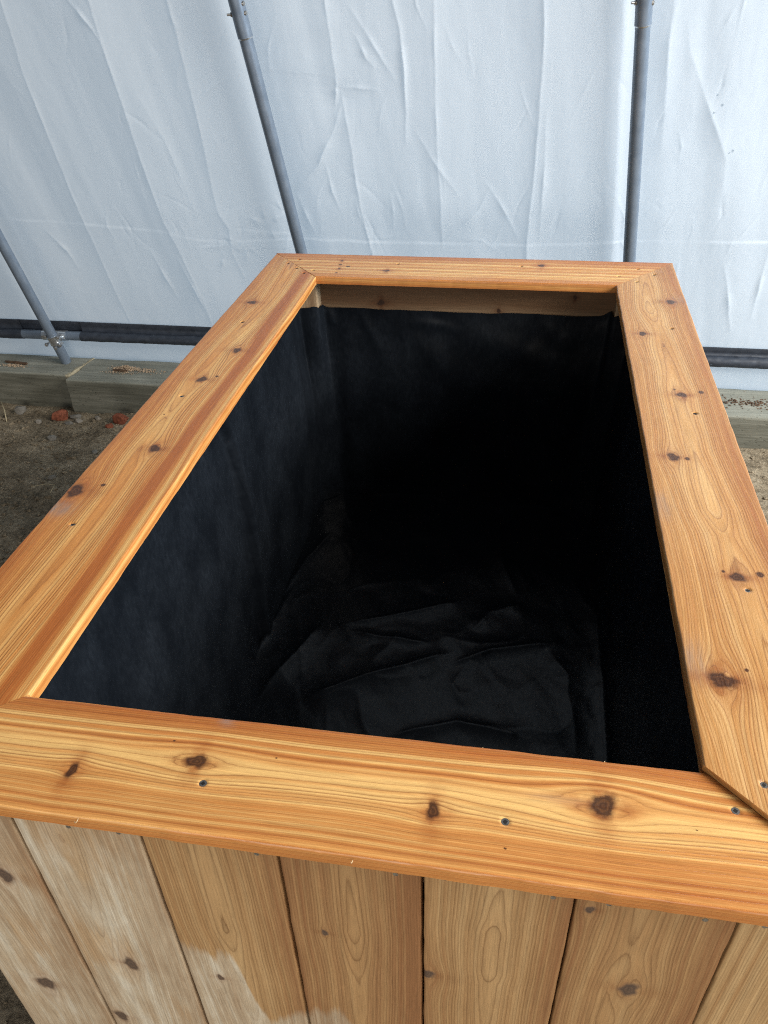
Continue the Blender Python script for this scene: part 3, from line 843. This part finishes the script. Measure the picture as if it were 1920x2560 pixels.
pole(0.876, 0.470, 'right grey tent pole nearly upright behind the planter', [(0.513, -1), (0.512, 1)])
def clamp():
    x = -1.290
    yc, zc = 2.160, pipe_c(x)[1] + ZR
    e = empty('pipe_clamp', (x, yc - 0.02, zc - 0.02), 'bright zinc cross clamp joining the left pole to the base pipe', 'clamp')
    th = np.linspace(math.radians(40), math.radians(320), 20)
    def saddle(x0, x1, r0, r1):
        rows = []
        for xx, rr in ((x0, r0), (x0, r1), (x1, r1), (x1, r0)):
            rows.append(np.stack([np.full(20, xx), yc + rr * np.cos(th), zc + rr * np.sin(th)], -1))
        V = np.array(rows)
        Fs = grid_faces(4, 20).tolist() + [[3 * 20 + k, 3 * 20 + k + 1, k + 1, k] for k in range(19)]
        return V.reshape(-1, 3), Fs
    mesh_obj('saddle', *saddle(x - 0.048, x + 0.052, 0.0180, 0.0205), M_ZINC, e, auto=40)
    # strap round the pole
    pz = zc - ZR
    rows = []
    c0, c1 = pole_pt(-1.261, pz - 0.018), pole_pt(-1.261, pz + 0.018)
    V, F = tube(c0, c1, 0.0222, 30, None, True, 3)
    mesh_obj('strap', V, F, M_ZINC, e, auto=40)
    c = pole_pt(-1.261, pz)
    for (dx, dz) in ((-0.026, 0.016), (0.026, 0.014), (0.027, -0.018), (-0.030, -0.018), (0.006, -0.030)):
        p = np.array([c[0] + dx, c[1] - 0.004, c[2] + dz])
        V, F = join([tube(p + np.array([0, 0.012, 0]), p + np.array([0, -0.016, 0.002]), 0.0036, 10), tube(p + np.array([0, -0.006, 0]), p + np.array([0, -0.013, 0]), 0.0075, 6)])
        mesh_obj('nut', V, F, M_ZINC, e, auto=30)
clamp()

# ================================================================== PLANTER
PL = empty('planter_box', (0.354, 0.67, 0.0), 'large cedar planter box with mitred rim and black fabric liner', 'planter')
T = 0.018
def rim_map_y(A, B, H):                                           # a runs along world y, b along world x
    return np.stack([B, A, H + ZR], -1)
def rim_map_x(A, B, H):                                           # a runs along world x, b along world y
    return np.stack([A, B, H + ZR], -1)
def right_z(A, B): return 0.0065 * sstep(1.3, -0.1, A) + 0.0006
def screw_part(parent, p, nrm, r=0.0042, head=True):
    p = np.array(p, float); nrm = np.array(nrm, float)
    V, F = tube(p - nrm * 0.004, p, r, 16, r * 0.96)
    if head is None:
        return mesh_obj('screw', V, F, M_SCREW, parent, auto=40)
    if head:
        s = mesh_obj('screw', V, F, M_SCREW, parent, auto=40)
        up = np.array([0, 0, 1.0]) if abs(nrm[2]) < 0.5 else np.array([0.6, 0.8, 0])
        a = np.cross(nrm, up); a /= np.linalg.norm(a); b = np.cross(nrm, a)
        q = r * 0.42
        c = p + nrm * 0.0002
        V = np.array([c + a * q + b * q, c - a * q + b * q, c - a * q - b * q, c + a * q - b * q])
        # thin dark plate on the head paints the shade inside the drive hole
        V = np.concatenate([V, V - nrm * 0.0001])
        mesh_obj('socket_shade', V, [[0, 1, 2, 3], [7, 6, 5, 4], [0, 4, 5, 1], [1, 5, 6, 2], [2, 6, 7, 3], [3, 7, 4, 0]], M_RECESS_SHADE, s, smooth=False)
    else:
        s = mesh_obj('screw', V, F, M_RECESS_SHADE, parent, auto=40)  # whole head coloured near-black as the shade in its hole
    return s

G = 0.0010                                                       # mitre gap
IBL, IBR, IFL, IFR = (0.009, 1.322), (0.715, 1.326), (0.007, -0.007), (0.7145, -0.001)
OBL, OBR, OFL, OFR = (-0.137, 1.489), (0.858, 1.493), (-0.153, -0.139), (0.857, -0.138)

def sign_to(points, b0):
    return points
# ---- left rim board: v measured from the inner edge outwards
def inner_v_left(x): return 0.008 - x
spec = dict(seed=3, v0=[(-0.2, 0.092), (0.4, 0.084), (0.8, 0.09), (1.2, 0.075), (1.5, 0.085)], h=[(-0.2, 0.036), (0.45, 0.029), (0.62, 0.034), (1.5, 0.024)], gap=0.0027, wob=1.5,
            tone=[(-0.02, 0.6), (0.0, 0.45), (0.004, 0.30), (0.008, 0.28), (0.014, 0.60), (0.022, 0.95), (0.036, 0.93), (0.044, 0.36), (0.06, 0.34), (0.085, 0.40), (0.11, 0.34), (0.125, 0.55), (0.15, 0.72)],
            cst=[(0, 0.4), (0.018, 0.6), (0.04, 0.65), (0.05, 1.0), (0.115, 1.0), (0.13, 0.7), (0.15, 0.6)],
            knots=[(1.145, 0.008 + 0.096, 0.011), (0.89, 0.008 + 0.048, 0.011), (0.758, 0.008 + 0.073, 0.0115), (0.508, 0.008 + 0.062, 0.0115), (0.376, 0.008 + 0.133, 0.016, 1.2, 1.2)],
            spots=[(0.773, 0.057, 0.0042), (0.396, 0.106, 0.0045), (0.62, 0.1, 0.002)],
            smudge=[(0.330, 0.145, 0.018, 0.022, 0.9), (1.42, 0.07, 0.03, 0.05, 0.25)])
LS = [(1.034, -0.084), (0.690, -0.088), (0.296, -0.098), (1.413, -0.086), (1.347, -0.028), (1.380, -0.055)]
left = board('rim_board', ((IFL[1] + G, IFL[0]), (IBL[1] - G, IBL[0]), (OFL[1] + G, OFL[0]), (OBL[1] - G, OBL[0])), rim_map_y, T, 0.0022, spec, M_CEDAR, PL,
             pits=[(a, b, 0.0046, 0.0022) for a, b in LS])
left['label'] = 'left rim board with a red heartwood stripe along its inner edge'
for a, b in LS: screw_part(left, (b, a, ZR - 0.0012), (0, 0, 1), 0.0036, head=(a < 0.75))
# ---- right rim board
spec = dict(seed=8, v0=[(-0.2, 0.10), (0.3, 0.085), (0.6, 0.062), (0.9, 0.068), (1.2, 0.060), (1.5, 0.066)], h=[(-0.2, 0.022), (0.38, 0.031), (0.44, 0.0245), (1.1, 0.034), (1.18, 0.028), (1.5, 0.034)], gap=0.0030, wob=1.5,
            tone=[(0.0, 0.62), (0.012, 0.50), (0.03, 0.38), (0.07, 0.36), (0.10, 0.40), (0.122, 0.62), (0.132, 0.80), (0.143, 0.55)],
            cst=[(0, 0.65), (0.03, 0.85), (0.11, 0.85), (0.13, 0.6), (0.15, 0.45)],
            knots=[(1.233, 0.110, 0.013, 1.0), (1.053, 0.035, 0.010), (0.79, 0.078, 0.010), (0.576, 0.039, 0.0115), (0.294, 0.083, 0.0105), (0.115, 0.0355, 0.0165, 0.95, 1.1)],
            spots=[(0.803, 0.112, 0.0062), (0.574, 0.059, 0.005), (0.303, 0.111, 0.006), (0.303, 0.067, 0.003), (0.134, 0.064, 0.003), (0.996, 0.070, 0.0024), (0.81, 0.068, 0.003)],
            smudge=[(0.145, 0.010, 0.03, 0.012, 0.55), (0.44, 0.006, 0.03, 0.014, 0.55), (1.245, 0.128, 0.03, 0.02, 0.3)])
RS = [(1.406, 0.807), (1.354, 0.763), (1.086, 0.810), (0.724, 0.806), (0.271, 0.805), (-0.014, 0.767)]
right = board('rim_board', ((IFR[1] + G, IFR[0]), (IBR[1] - G, IBR[0]), (OFR[1] + G, OFR[0]), (OBR[1] - G, OBR[0])), rim_map_y, T, 0.0022, spec, M_CEDAR_R, PL,
              pits=[(a, b, 0.0046, 0.0024) for a, b in RS], zf=right_z)
right['label'] = 'right rim board standing slightly proud of the front mitre'
for a, b in RS: screw_part(right, (b, a, ZR - 0.0013 + float(right_z(np.array(a), 0))), (0, 0, 1), 0.0036, head=(a < 0.4))
# ---- back rim board (v from the inner edge)
spec = dict(seed=13, prof=[(-0.05, -12), (0, 0), (0.03, 4.2), (0.07, 8.2), (0.12, 13.5), (0.17, 24), (0.25, 44)],
            tone=[(-0.02, 0.9), (0.0, 0.6), (0.022, 0.5), (0.028, 0.12), (0.036, 0.5), (0.048, 0.12), (0.060, 0.55), (0.068, 0.15), (0.082, 0.6), (0.092, 0.15), (0.104, 0.6), (0.114, 0.2), (0.124, 0.65), (0.132, 0.3), (0.145, 0.7), (0.17, 0.85)], cst=[(0, 0.9), (0.12, 1.0), (0.17, 0.7)],
            knots=[(0.172, 0.055, 0.008, 1.2, 0.6), (0.545, 0.124, 0.011, 0.8, 0.8), (0.048, 0.118, 0.006, 0.6, 0.5), (0.053, 0.062, 0.006, 0.6, 0.5)], spots=[(0.05, 0.09, 0.005), (0.072, 0.078, 0.006), (0.053, 0.03, 0.004)], wob=0.8)
BS = [(-0.064, 1.443), (-0.009, 1.366), (0.193, 1.431), (0.497, 1.439), (0.773, 1.442), (0.724, 1.388)]
back = board('rim_board', ((IBL[0] - G, IBL[1] + G), (IBR[0] + G, IBR[1] + G), (OBL[0] - G, OBL[1] + G), (OBR[0] + G, OBR[1] + G)), rim_map_x, T, 0.0025, spec, M_CEDAR, PL,
             pits=[(a, b, 0.0046, 0.0024) for a, b in BS], zf=lambda A, B: 0.0006 * np.ones(A.shape))
back['label'] = 'back rim board with straight striped grain'
for a, b in BS: screw_part(back, (a, b, ZR - 0.0010), (0, 0, 1), 0.0036, head=False)
# ---- front rim board (v from the inner edge towards the viewer)
spec = dict(seed=21, prof=[(-0.06, -26), (-0.03, -14), (0, 0), (0.024, 8.5), (0.034, 10), (0.046, 11.6), (0.060, 13.3), (0.070, 14.9), (0.080, 17.5), (0.092, 22), (0.135, 44), (0.2, 74)],
            tone=[(-0.02, 0.85), (0.0, 0.74), (0.018, 0.66), (0.0205, 0.10), (0.023, 0.10), (0.0255, 0.60), (0.0295, 0.55), (0.0315, 0.08), (0.034, 0.12), (0.037, 0.62), (0.040, 0.55), (0.0425, 0.14), (0.048, 0.34), (0.052, 0.12), (0.059, 0.20), (0.064, 0.42), (0.067, 0.06), (0.074, 0.06), (0.078, 0.46), (0.082, 0.22), (0.086, 0.24), (0.092, 0.52), (0.10, 0.46), (0.135, 0.56), (0.16, 0.75)],
            cst=[(0, 0.65), (0.02, 0.75), (0.03, 0.9), (0.075, 0.85), (0.09, 0.65), (0.135, 0.60)], wob=1.1,
            knots=[(0.102, 0.084, 0.0105, 0.62, 0.5), (0.222, 0.056, 0.0105, 1.3, 1.1), (0.462, 0.076, 0.0105, 0.85, 0.6), (0.618, 0.047, 0.0145, 1.15, 1.25)],
            spots=[(0.53, 0.104, 0.0018), (0.30, 0.04, 0.0014), (0.19, 0.035, 0.0016), (0.70, 0.06, 0.0015)],
            smudge=[(0.236, 0.004, 0.008, 0.005, 0.9), (0.575, 0.047, 0.030, 0.006, 0.3)])
FS = [(0.237, -0.087), (0.529, -0.085), (0.738, -0.042), (-0.02, -0.09)]
front = board('rim_board', ((IFL[0] - G, IFL[1] - G), (IFR[0] + G, IFR[1] - G), (OFL[0] - G, OFL[1] - G), (OFR[0] + G, OFR[1] - G)), rim_map_x, T, 0.004, spec, M_CEDAR, PL,
              du=0.0018, dv=0.0016, pits=[(a, b, 0.0050, 0.0013) for a, b in FS], zf=lambda A, B: 0.0003 * np.ones(A.shape))
front['label'] = 'front rim board with pale yellow streaks and an orange outer half'
for a, b in FS: screw_part(front, (a, b, ZR - 0.0002), (0, 0, 1), 0.0040)
for bd in (left, right, back, front): fix_normals(bd)

# ---- vertical siding boards
YS, XL, XRR, YB = -0.110, -0.121, 0.838, 1.462
def pt_in(poly):
    return poly
STAIN = [(-0.121, -0.02), (-0.06, -0.10), (-0.03, -0.19), (0.021, -0.25), (0.023, -0.03), (0.05, -0.06), (0.075, -0.20), (0.10, -0.15), (0.13, -0.24), (0.165, -0.10), (0.168, -0.275), (0.191, -0.308), (0.21, -0.315), (0.225, -0.285), (0.233, -0.323), (0.243, -0.381), (0.26, -0.46), (0.275, -0.435), (0.30, -0.42), (0.355, -0.40), (0.37, -0.43), (0.45, -0.50), (0.9, -0.9)]
def front_stain(A, B):                                            # A = depth below rim, B = x
    lim = np.interp(B, *zip(*STAIN)) + 0.018 * fbm(B * 130, A * 4, 71, 3) + 0.02 * fbm(B * 40, A * 8, 72, 2)
    s = sstep(-0.040, 0.040, (-A) - lim)
    bl = np.clip(0.45 + 0.9 * fbm(A * 6, B * 22, 5, 4) + 0.45 * s - 0.2, 0, 1)
    lf = B < 0.1665
    return np.where(lf, bl, s), np.where(lf, 0.55, 1.0)
def sid_map_front(A, B, H): return np.stack([B, YS - H, ZR - A], -1)
def sid_map_back(A, B, H): return np.stack([B, YB + H, ZR - A], -1)
def sid_map_left(A, B, H): return np.stack([XL - H, B, ZR - A], -1)
def sid_map_right(A, B, H): return np.stack([XRR + H, B, ZR - A], -1)
GX = [XL, 0.0217, 0.1663, 0.3109, 0.4555, 0.6001, 0.7447, XRR]
SK = {0: [(0.194, 0.095, 0.013, 1.3), (0.467, 0.065, 0.014, 1.6)], 1: [(0.365, 0.067, 0.011, 1.5), (0.529, 0.016, 0.012, 1.3)], 2: [(0.36, 0.04, 0.006, 1.3)], 3: [(0.209, 0.037, 0.005, 1.3)],
      4: [(0.265, 0.002, 0.013, 0.8)], 5: [(0.226, 0.069, 0.0125, 1.15, 1.3), (0.084, 0.013, 0.006)], 6: []}
SV0 = {0: dict(v0=0.05, h=[(0, 0.03), (0.3, 0.012), (0.8, 0.03)]), 1: dict(v0=0.055, h=[(0, 0.008), (0.14, 0.002), (0.25, 0.024), (0.5, 0.014), (0.8, 0.03)]), 2: dict(v0=0.066, h=[(0, 0.008), (0.2, 0.003), (0.28, 0.016), (0.8, 0.04)]),
      3: dict(v0=0.045, h=[(0, 0.022), (0.2, 0.006), (0.3, 0.022), (0.8, 0.01)]), 4: dict(v0=0.072, h=[(0, 0.020), (0.11, 0.013), (0.16, 0.002), (0.25, 0.0015), (0.28, 0.014), (0.8, 0.03)]),
      5: dict(v0=0.062, h=[(0, 0.012), (0.15, 0.028), (0.3, 0.012), (0.8, 0.03)]), 6: dict(v0=0.12, h=0.02)}
SV = {0: dict(v0=0.05, h=[(0, 0.03), (0.8, 0.02)]), 1: dict(v0=0.052, h=[(0, 0.012), (0.10, 0.010), (0.16, 0.0135), (0.4, 0.025), (0.8, 0.03)]), 2: dict(v0=0.068, h=[(0, 0.022), (0.24, 0.0185), (0.30, 0.0225), (0.8, 0.04)]),
      3: dict(v0=0.060, h=[(0, 0.020), (0.2, 0.015), (0.3, 0.022), (0.8, 0.03)]), 4: dict(v0=0.074, h=[(0, 0.026), (0.13, 0.0225), (0.155, 0.0200), (0.24, 0.0200), (0.265, 0.0225), (0.8, 0.03)]),
      5: dict(v0=0.060, h=[(0, 0.022), (0.15, 0.026), (0.3, 0.022), (0.8, 0.03)]), 6: dict(v0=0.12, h=0.02)}
STONES = {0: 0.50, 1: 0.42, 2: 0.46, 3: 0.68, 4: 0.46, 5: 0.60, 6: 0.28}
SCREWX = [0.041, 0.086, 0.142, 0.191, 0.289, 0.339, 0.429, 0.477, 0.579, 0.630, 0.716, 0.767]
def siding(i, x0, x1, mp, fine, seed, spec_extra, pits=(), stainf=None, gap=0.0011, z0=T + 0.0006):
    wd = x1 - x0
    tn = spec_extra.pop('tn', 0.5)
    sp = dict(seed=seed, gap=0.0030, wob=1.3, tone=[(0, tn + 0.12), (0.02, tn - 0.05), (wd * 0.5, tn - 0.12), (wd - 0.03, tn + 0.02), (wd - 0.012, tn + 0.3), (wd, tn + 0.2)],
              cst=[(0, 0.55), (wd * 0.4, 0.75), (wd, 0.55)])
    sp.update(spec_extra)
    b = board('siding_board', ((z0, x0 + gap), (ZR + 0.01, x0 + gap), (z0, x1 - gap), (ZR + 0.01, x1 - gap)), mp, 0.018, 0.0035, sp, M_SIDING, PL,
              du=0.0025 if fine else 0.03, dv=0.0022 if fine else 0.012, pits=pits, stainf=stainf or (lambda A, B: (np.full(A.shape, 0.9), np.ones(A.shape))))
    return fix_normals(b)
for i in range(7):
    ex = dict(SV[i]); ex['knots'] = SK[i]; ex['tn'] = STONES[i]
    scr = [x for x in SCREWX if GX[i] < x < GX[i + 1]]
    b = siding(i, GX[i], GX[i + 1], sid_map_front, True, 30 + i, ex, [(0.071 + 0.003 * math.sin(x * 90), x, 0.0042, 0.0012) for x in scr], front_stain)
    for x in scr: screw_part(b, (x, YS + 0.0006, ZR - 0.071 - 0.003 * math.sin(x * 90)), (0, -1, 0), 0.0028, head=None)
    if i < 2: b['label'] = 'pale half oiled siding board at the left'
ys = np.linspace(YS + 0.0185, YB - 0.0185, 12)
for k in range(11):
    siding(k, ys[k], ys[k + 1], sid_map_left, False, 50 + k, dict(v0=0.06, h=0.02))
    siding(k, ys[k], ys[k + 1], sid_map_right, False, 70 + k, dict(v0=0.06, h=0.02))
for i in range(7):
    siding(i, GX[i], GX[i + 1], sid_map_back, False, 90 + i, dict(v0=0.06, h=0.02))
# ---- inner frame: rails under the rim and corner posts
def timber_part(name, x0, x1, y0, y1, z0, z1, axis, seed, knots=()):
    """squared stick; the face turned to the inside carries the fine grain"""
    wd = z1 - z0
    sp = dict(seed=seed, gap=0.0060, wob=1.5, v0=wd * 0.4, h=0.03, tone=[(0, 0.15), (0.016, 0.2), (0.03, 0.62), (0.06, 0.55), (wd, 0.6)], cst=[(0, 0.3), (wd, 0.35)], knots=list(knots))
    if axis == 'back':
        mp = lambda A, B, H: np.stack([A, y0 - H, B + ZR], -1); q = ((x0, z0), (x1, z0), (x0, z1), (x1, z1)); th = y1 - y0
    elif axis == 'front':
        mp = lambda A, B, H: np.stack([A, y1 + H, B + ZR], -1); q = ((x0, z0), (x1, z0), (x0, z1), (x1, z1)); th = y1 - y0
    elif axis == 'left':
        mp = lambda A, B, H: np.stack([x1 + H, A, B + ZR], -1); q = ((y0, z0), (y1, z0), (y0, z1), (y1, z1)); th = x1 - x0
    else:
        mp = lambda A, B, H: np.stack([x0 - H, A, B + ZR], -1); q = ((y0, z0), (y1, z0), (y0, z1), (y1, z1)); th = x1 - x0
    o = board(name, q, mp, th, 0.003, sp, M_RAW, PL, du=0.003, dv=0.003)
    return fix_normals(o)
RT = -T - 0.001
timber_part('rail', -0.0715, 0.7885, 1.386, 1.4425, -0.114, RT, 'back', 101, [(0.155, 0.030, 0.0085, 1.5), (0.63, 0.06, 0.006), (0.45, 0.02, 0.006)])
timber_part('rail', -0.0715, 0.7885, -0.0905, -0.052, -0.114, RT, 'front', 102)
timber_part('rail', -0.1025, -0.060, 0.0305, 1.3415, -0.114, RT, 'left', 103)
timber_part('rail', 0.775, 0.8195, 0.0305, 1.3415, -0.114, RT, 'right', 104)
def post(x0, x1, y0, y1, facing, seed):
    wd = x1 - x0
    sp = dict(seed=seed, gap=0.006, wob=1.0, v0=wd * 0.2, h=0.02, tone=[(0, 0.3), (wd * 0.6, 0.35), (wd * 0.8, 0.75), (wd, 0.2)], cst=[(0, 0.5), (wd, 0.5)])
    s = -1 if facing < 0 else 1
    yy = y0 if s < 0 else y1
    mp = lambda A, B, H: np.stack([B, yy + s * H, ZR - A], -1)
    o = board('corner_post', ((-RT, x0), (ZR - 0.005, x0), (-RT, x1), (ZR - 0.005, x1)), mp, y1 - y0, 0.002, sp, M_POST, PL, du=0.004, dv=0.003)
    return fix_normals(o)
post(-0.0715, 0.0005, 1.3425, 1.385, -1, 111)
post(0.7235, 0.7885, 1.3425, 1.385, -1, 112)
post(-0.0715, 0.0005, -0.0515, -0.010, 1, 113)
post(0.7235, 0.7885, -0.0515, -0.010, 1, 114)
# floor boards that carry the liner
for k in range(10):
    y0 = -0.045 + k * 0.142
    V, F = box(-0.1015, 0.8185, y0, y0 + 0.139, 0.105, 0.130)
    n = len(V)
    mesh_obj('floor_board', V, F, M_RAW, PL, attrs=dict(ring=V[:, 0] * 0, knot=V[:, 0] * 0, krad=V[:, 0] * 0 + 9, tone=V[:, 0] * 0 + 0.5, cst=V[:, 0] * 0, smudge=V[:, 0] * 0, halo=V[:, 0] * 0, rgrad=V[:, 0] * 0 + 200, guv=V), smooth=False)

# ---- liner
def make_liner():
    FZ = -0.648
    pts = [(-0.050, 0.05), (-0.050, 1.3385), (-0.006, 1.3385), (0.0045, 1.343), (0.0045, 1.380), (0.719, 1.380), (0.719, 1.3385), (0.768, 1.3385), (0.768, -0.006), (0.719, -0.006), (0.719, -0.046), (0.0045, -0.046), (0.0045, -0.006), (-0.050, -0.006), (-0.050, 0.05)]
    seg = []
    for (x0, y0), (x1, y1) in zip(pts[:-1], pts[1:]):
        L = math.hypot(x1 - x0, y1 - y0)
        n = max(2, int(L / 0.005))
        for k in range(n):
            seg.append((x0 + (x1 - x0) * k / n, y0 + (y1 - y0) * k / n))
    P = np.array(seg)
    N = len(P)
    def smooth(P, k):
        ker = np.hanning(2 * k + 3)[1:-1]; ker /= ker.sum()
        out = np.zeros_like(P)
        for i, wt in enumerate(ker):
            out += wt * np.roll(P, i - k, 0)
        return out
    P0, P1 = smooth(P, 1), smooth(P, 14)
    cen = np.array([0.36, 0.67])
    # keep the slack cloth inside the box
    tan = np.roll(P1, -1, 0) - np.roll(P1, 1, 0)
    tan /= np.linalg.norm(tan, axis=1)[:, None]
    nor = np.stack([tan[:, 1], -tan[:, 0]], -1)
    flip = np.sign(((cen - P1) * nor).sum(1).mean()); nor *= flip
    P1 = P1 + nor * 0.020
    arc = np.concatenate([[0], np.cumsum(np.linalg.norm(np.diff(P, axis=0), axis=1))])
    top = np.full(N, -0.034)
    x, y = P[:, 0], P[:, 1]
    bk = y > 1.33
    top = np.where(bk, np.interp(x, [-0.05, -0.03, -0.005, 0.0035, 0.006, 0.3, 0.69, 0.700, 0.712, 0.719, 0.77], [-0.084, -0.082, -0.078, -0.080, -0.099, -0.099, -0.097, -0.096, -0.086, -0.082, -0.06]), top)
    top = np.where((~bk) & (y > 1.22), np.interp(y, [1.22, 1.33], [-0.034, -0.084]), top)
    top = top + 0.004 * fbm(arc * 9, 0 * arc, 83, 3)
    ker = np.hanning(7); ker /= ker.sum()
    top = sum(wt * np.roll(top, i - 3) for i, wt in enumerate(ker))
    nd = 120
    d = np.linspace(0, 1, nd)[:, None]
    bot = FZ - 0.002
    Z = top[None, :] * (1 - d) + bot * d
    blend = sstep(0.02, 0.55, d)
    XY = P0[None] * (1 - blend[..., None]) + P1[None] * blend[..., None]
    S = arc[None, :] + 0 * d
    dep = -Z
    D = 0.005 * np.maximum(0, fbm(S * 3.2 + dep * 0.5, dep * 1.3, 5, 3) + 0.25) * sstep(0, 0.1, d)
    D += 0.0028 * np.abs(fbm(S * 8 + dep * 1.5, dep * 2.5, 6, 3)) * sstep(0, 0.06, d)
    D += 0.0016 * fbm(S * 26, dep * 14, 8, 3)
    Xg, Yg = XY[..., 0], XY[..., 1]
    lw = sstep(0.02, -0.03, Xg)
    dl, sdl, tl = polydist(Yg + 0.004 * fbm(dep * 5, dep * 0, 3, 2), dep, [(0.728, 0.03), (0.757, 0.13), (0.752, 0.32), (0.74, 0.60)])
    D += lw * (0.014 * np.tanh(-sdl / 0.004) * np.exp(-np.abs(sdl) / 0.05) + 0.006)
    dl, sdl, tl = polydist(Yg, dep, [(1.20, 0.05), (1.215, 0.25), (1.19, 0.60)])
    D += lw * (0.008 * np.exp(-(dl / 0.03) ** 2))
    dl, sdl, tl = polydist(Yg, dep, [(0.45, 0.05), (0.55, 0.25), (0.60, 0.6)])
    D += lw * (0.006 * np.exp(-(dl / 0.05) ** 2))
    bw = sstep(1.34, 1.37, Yg) * (Xg > 0.0)
    for pts_, am, wd in (([(0.06, 0.10), (0.07, 0.3), (0.06, 0.6)], 0.010, 0.012), ([(0.018, 0.10), (0.03, 0.15)], 0.006, 0.005), ([(0.222, 0.129), (0.30, 0.135), (0.369, 0.145)], 0.004, 0.006), ([(0.305, 0.141), (0.398, 0.156), (0.517, 0.2), (0.672, 0.256)], 0.007, 0.016),
                         ([(0.252, 0.15), (0.312, 0.249), (0.362, 0.30)], 0.006, 0.014), ([(0.5, 0.292), (0.592, 0.395), (0.686, 0.438)], 0.006, 0.016), ([(0.10, 0.12), (0.13, 0.16), (0.14, 0.2)], 0.004, 0.006), ([(0.55, 0.11), (0.6, 0.16), (0.66, 0.18)], 0.004, 0.010)):
        dl, sdl, tl = polydist(Xg, dep, pts_)
        D += bw * am * 0.6 * np.sin(np.pi * np.clip(tl, 0.02, 0.98)) * np.exp(-(dl / (wd * 2.2)) ** 2)
    D += 0.004 * sstep(0.92, 1.0, d)                           # cloth curves in where it meets the floor
    V1 = np.stack([Xg + nor[None, :, 0] * D, Yg + nor[None, :, 1] * D, Z + ZR], -1)
    # floor
    xs = np.linspace(-0.052, 0.770, 206); ys2 = np.linspace(-0.050, 1.384, 350)
    X, Y = np.meshgrid(xs, ys2, indexing='ij')
    H = 0.007 * (fbm(X * 3, Y * 3, 15, 2) + 0.2) + 0.004 * np.abs(fbm(X * 9 + Y * 4, Y * 5, 16, 3))
    for kk, (fa, fb, am) in enumerate(((3.0, 2.2, 0.006), (5.5, 4.0, 0.003), (9.0, 6.0, 0.0012))):
        n_ = fbm(X * fa + Y * 1.5, Y * fb - X * 1.2, 60 + kk, 2)
        H += am * np.exp(-np.abs(n_) / 0.16)
    H += 0.0006 * fbm(X * 30, Y * 30, 17, 2)
    def rg(pts, am, wd):
        xx = X + 0.008 * fbm(X * 9, Y * 9, 18, 2); yy = Y + 0.008 * fbm(X * 9, Y * 9, 19, 2)
        dl, sd, t = polydist(xx, yy, pts)
        return am * (sstep(-0.05, 0.2, t) * sstep(-0.05, 0.25, 1 - t)) * (0.55 * np.exp(-dl / (wd * 0.40)) + 0.45 * np.exp(-(dl / (wd * 1.6)) ** 2)) * 0.40
    for pts_, am, wd in (([(0.108, 0.808), (0.056, 0.673), (0.005, 0.543)], 0.026, 0.020), ([(0.044, 1.156), (-0.0, 1.003), (-0.02, 0.873)], 0.02, 0.02), ([(0.486, 1.269), (0.504, 1.075), (0.553, 0.944)], 0.022, 0.02),
                         ([(0.533, 1.37), (0.48, 1.297)], 0.02, 0.016), ([(0.425, 0.921), (0.274, 0.852), (0.131, 0.801)], 0.016, 0.022), ([(0.17, 0.786), (0.229, 0.779), (0.357, 0.763)], 0.012, 0.010),
                         ([(0.447, 0.825), (0.484, 0.892), (0.561, 0.94)], 0.016, 0.020), ([(0.409, 0.715), (0.492, 0.768), (0.652, 0.815)], 0.018, 0.016), ([(0.453, 0.6), (0.422, 0.654), (0.454, 0.739)], 0.008, 0.014),
                         ([(0.735, 0.971), (0.735, 0.809), (0.735, 0.684), (0.735, 0.4)], 0.02, 0.014), ([(0.098, 0.565), (0.238, 0.654), (0.412, 0.752)], 0.020, 0.020), ([(0.619, 0.791), (0.664, 0.715), (0.676, 0.50)], 0.010, 0.012),
                         ([(0.30, 0.50), (0.44, 0.56), (0.585, 0.534)], 0.012, 0.012), ([(0.093, 1.337), (0.245, 1.37), (0.374, 1.313)], 0.02, 0.018), ([(0.284, 1.346), (0.322, 1.248)], 0.016, 0.012), ([(0.0, 0.9), (-0.02, 0.776), (-0.03, 0.65)], 0.02, 0.014)):
        H += rg(pts_, am, wd)
    edge = np.minimum(np.minimum(X + 0.052, 0.770 - X), np.minimum(Y + 0.050, 1.384 - Y))
    H = H * sstep(0.0, 0.03, edge) + FZ - 0.004
    V2 = np.stack([X, Y, H + ZR], -1)
    V = np.concatenate([V1.reshape(-1, 3), V2.reshape(-1, 3)])
    F1 = grid_faces(nd, N, 0, True); F2 = grid_faces(206, 350, nd * N)
    g1 = np.stack([S, dep, 0 * S], -1).reshape(-1, 3); g2 = np.stack([X + 9, Y, 0 * X], -1).reshape(-1, 3)
    o = mesh_obj('liner', V, np.concatenate([F1, F2]), M_LINER, PL, attrs=dict(guv=np.concatenate([g1, g2]), dust_and_light=np.concatenate([np.ones(len(g1)), np.full(len(g2), 0.12)])))  # walls weighted high to colour in their light, floor left dark
    o['label'] = 'black fabric liner creased over the planter floor'
make_liner()
# small white staples where the liner is tacked down
for (x, y, z) in ((-0.040, 0.575, -0.560), (-0.043, 0.70, -0.50)):
    V, F = box(x, x + 0.002, y, y + 0.008, z + ZR, z + ZR + 0.002)
    mesh_obj('staple', V, F, M_ZINC, PL, smooth=False)
# curled slivers left by the saw on the front rim
for (x, y, L, hgt) in ((0.128, -0.1415, 0.006, 0.004), (0.62, -0.0005, 0.003, 0.0015), (0.50, -0.001, 0.003, 0.001), (0.395, -0.1415, 0.002, 0.002)):
    P = [(x + L * t, y - 0.002 * math.sin(3 * t), ZR - 0.006 + hgt * (1.6 * t ** 2)) for t in np.linspace(0, 1, 6)]
    V, F = path_tube(P, [0.0004] * 5 + [0.0002], 5)
    mesh_obj('sliver', V, F, M_SLIVER, PL)
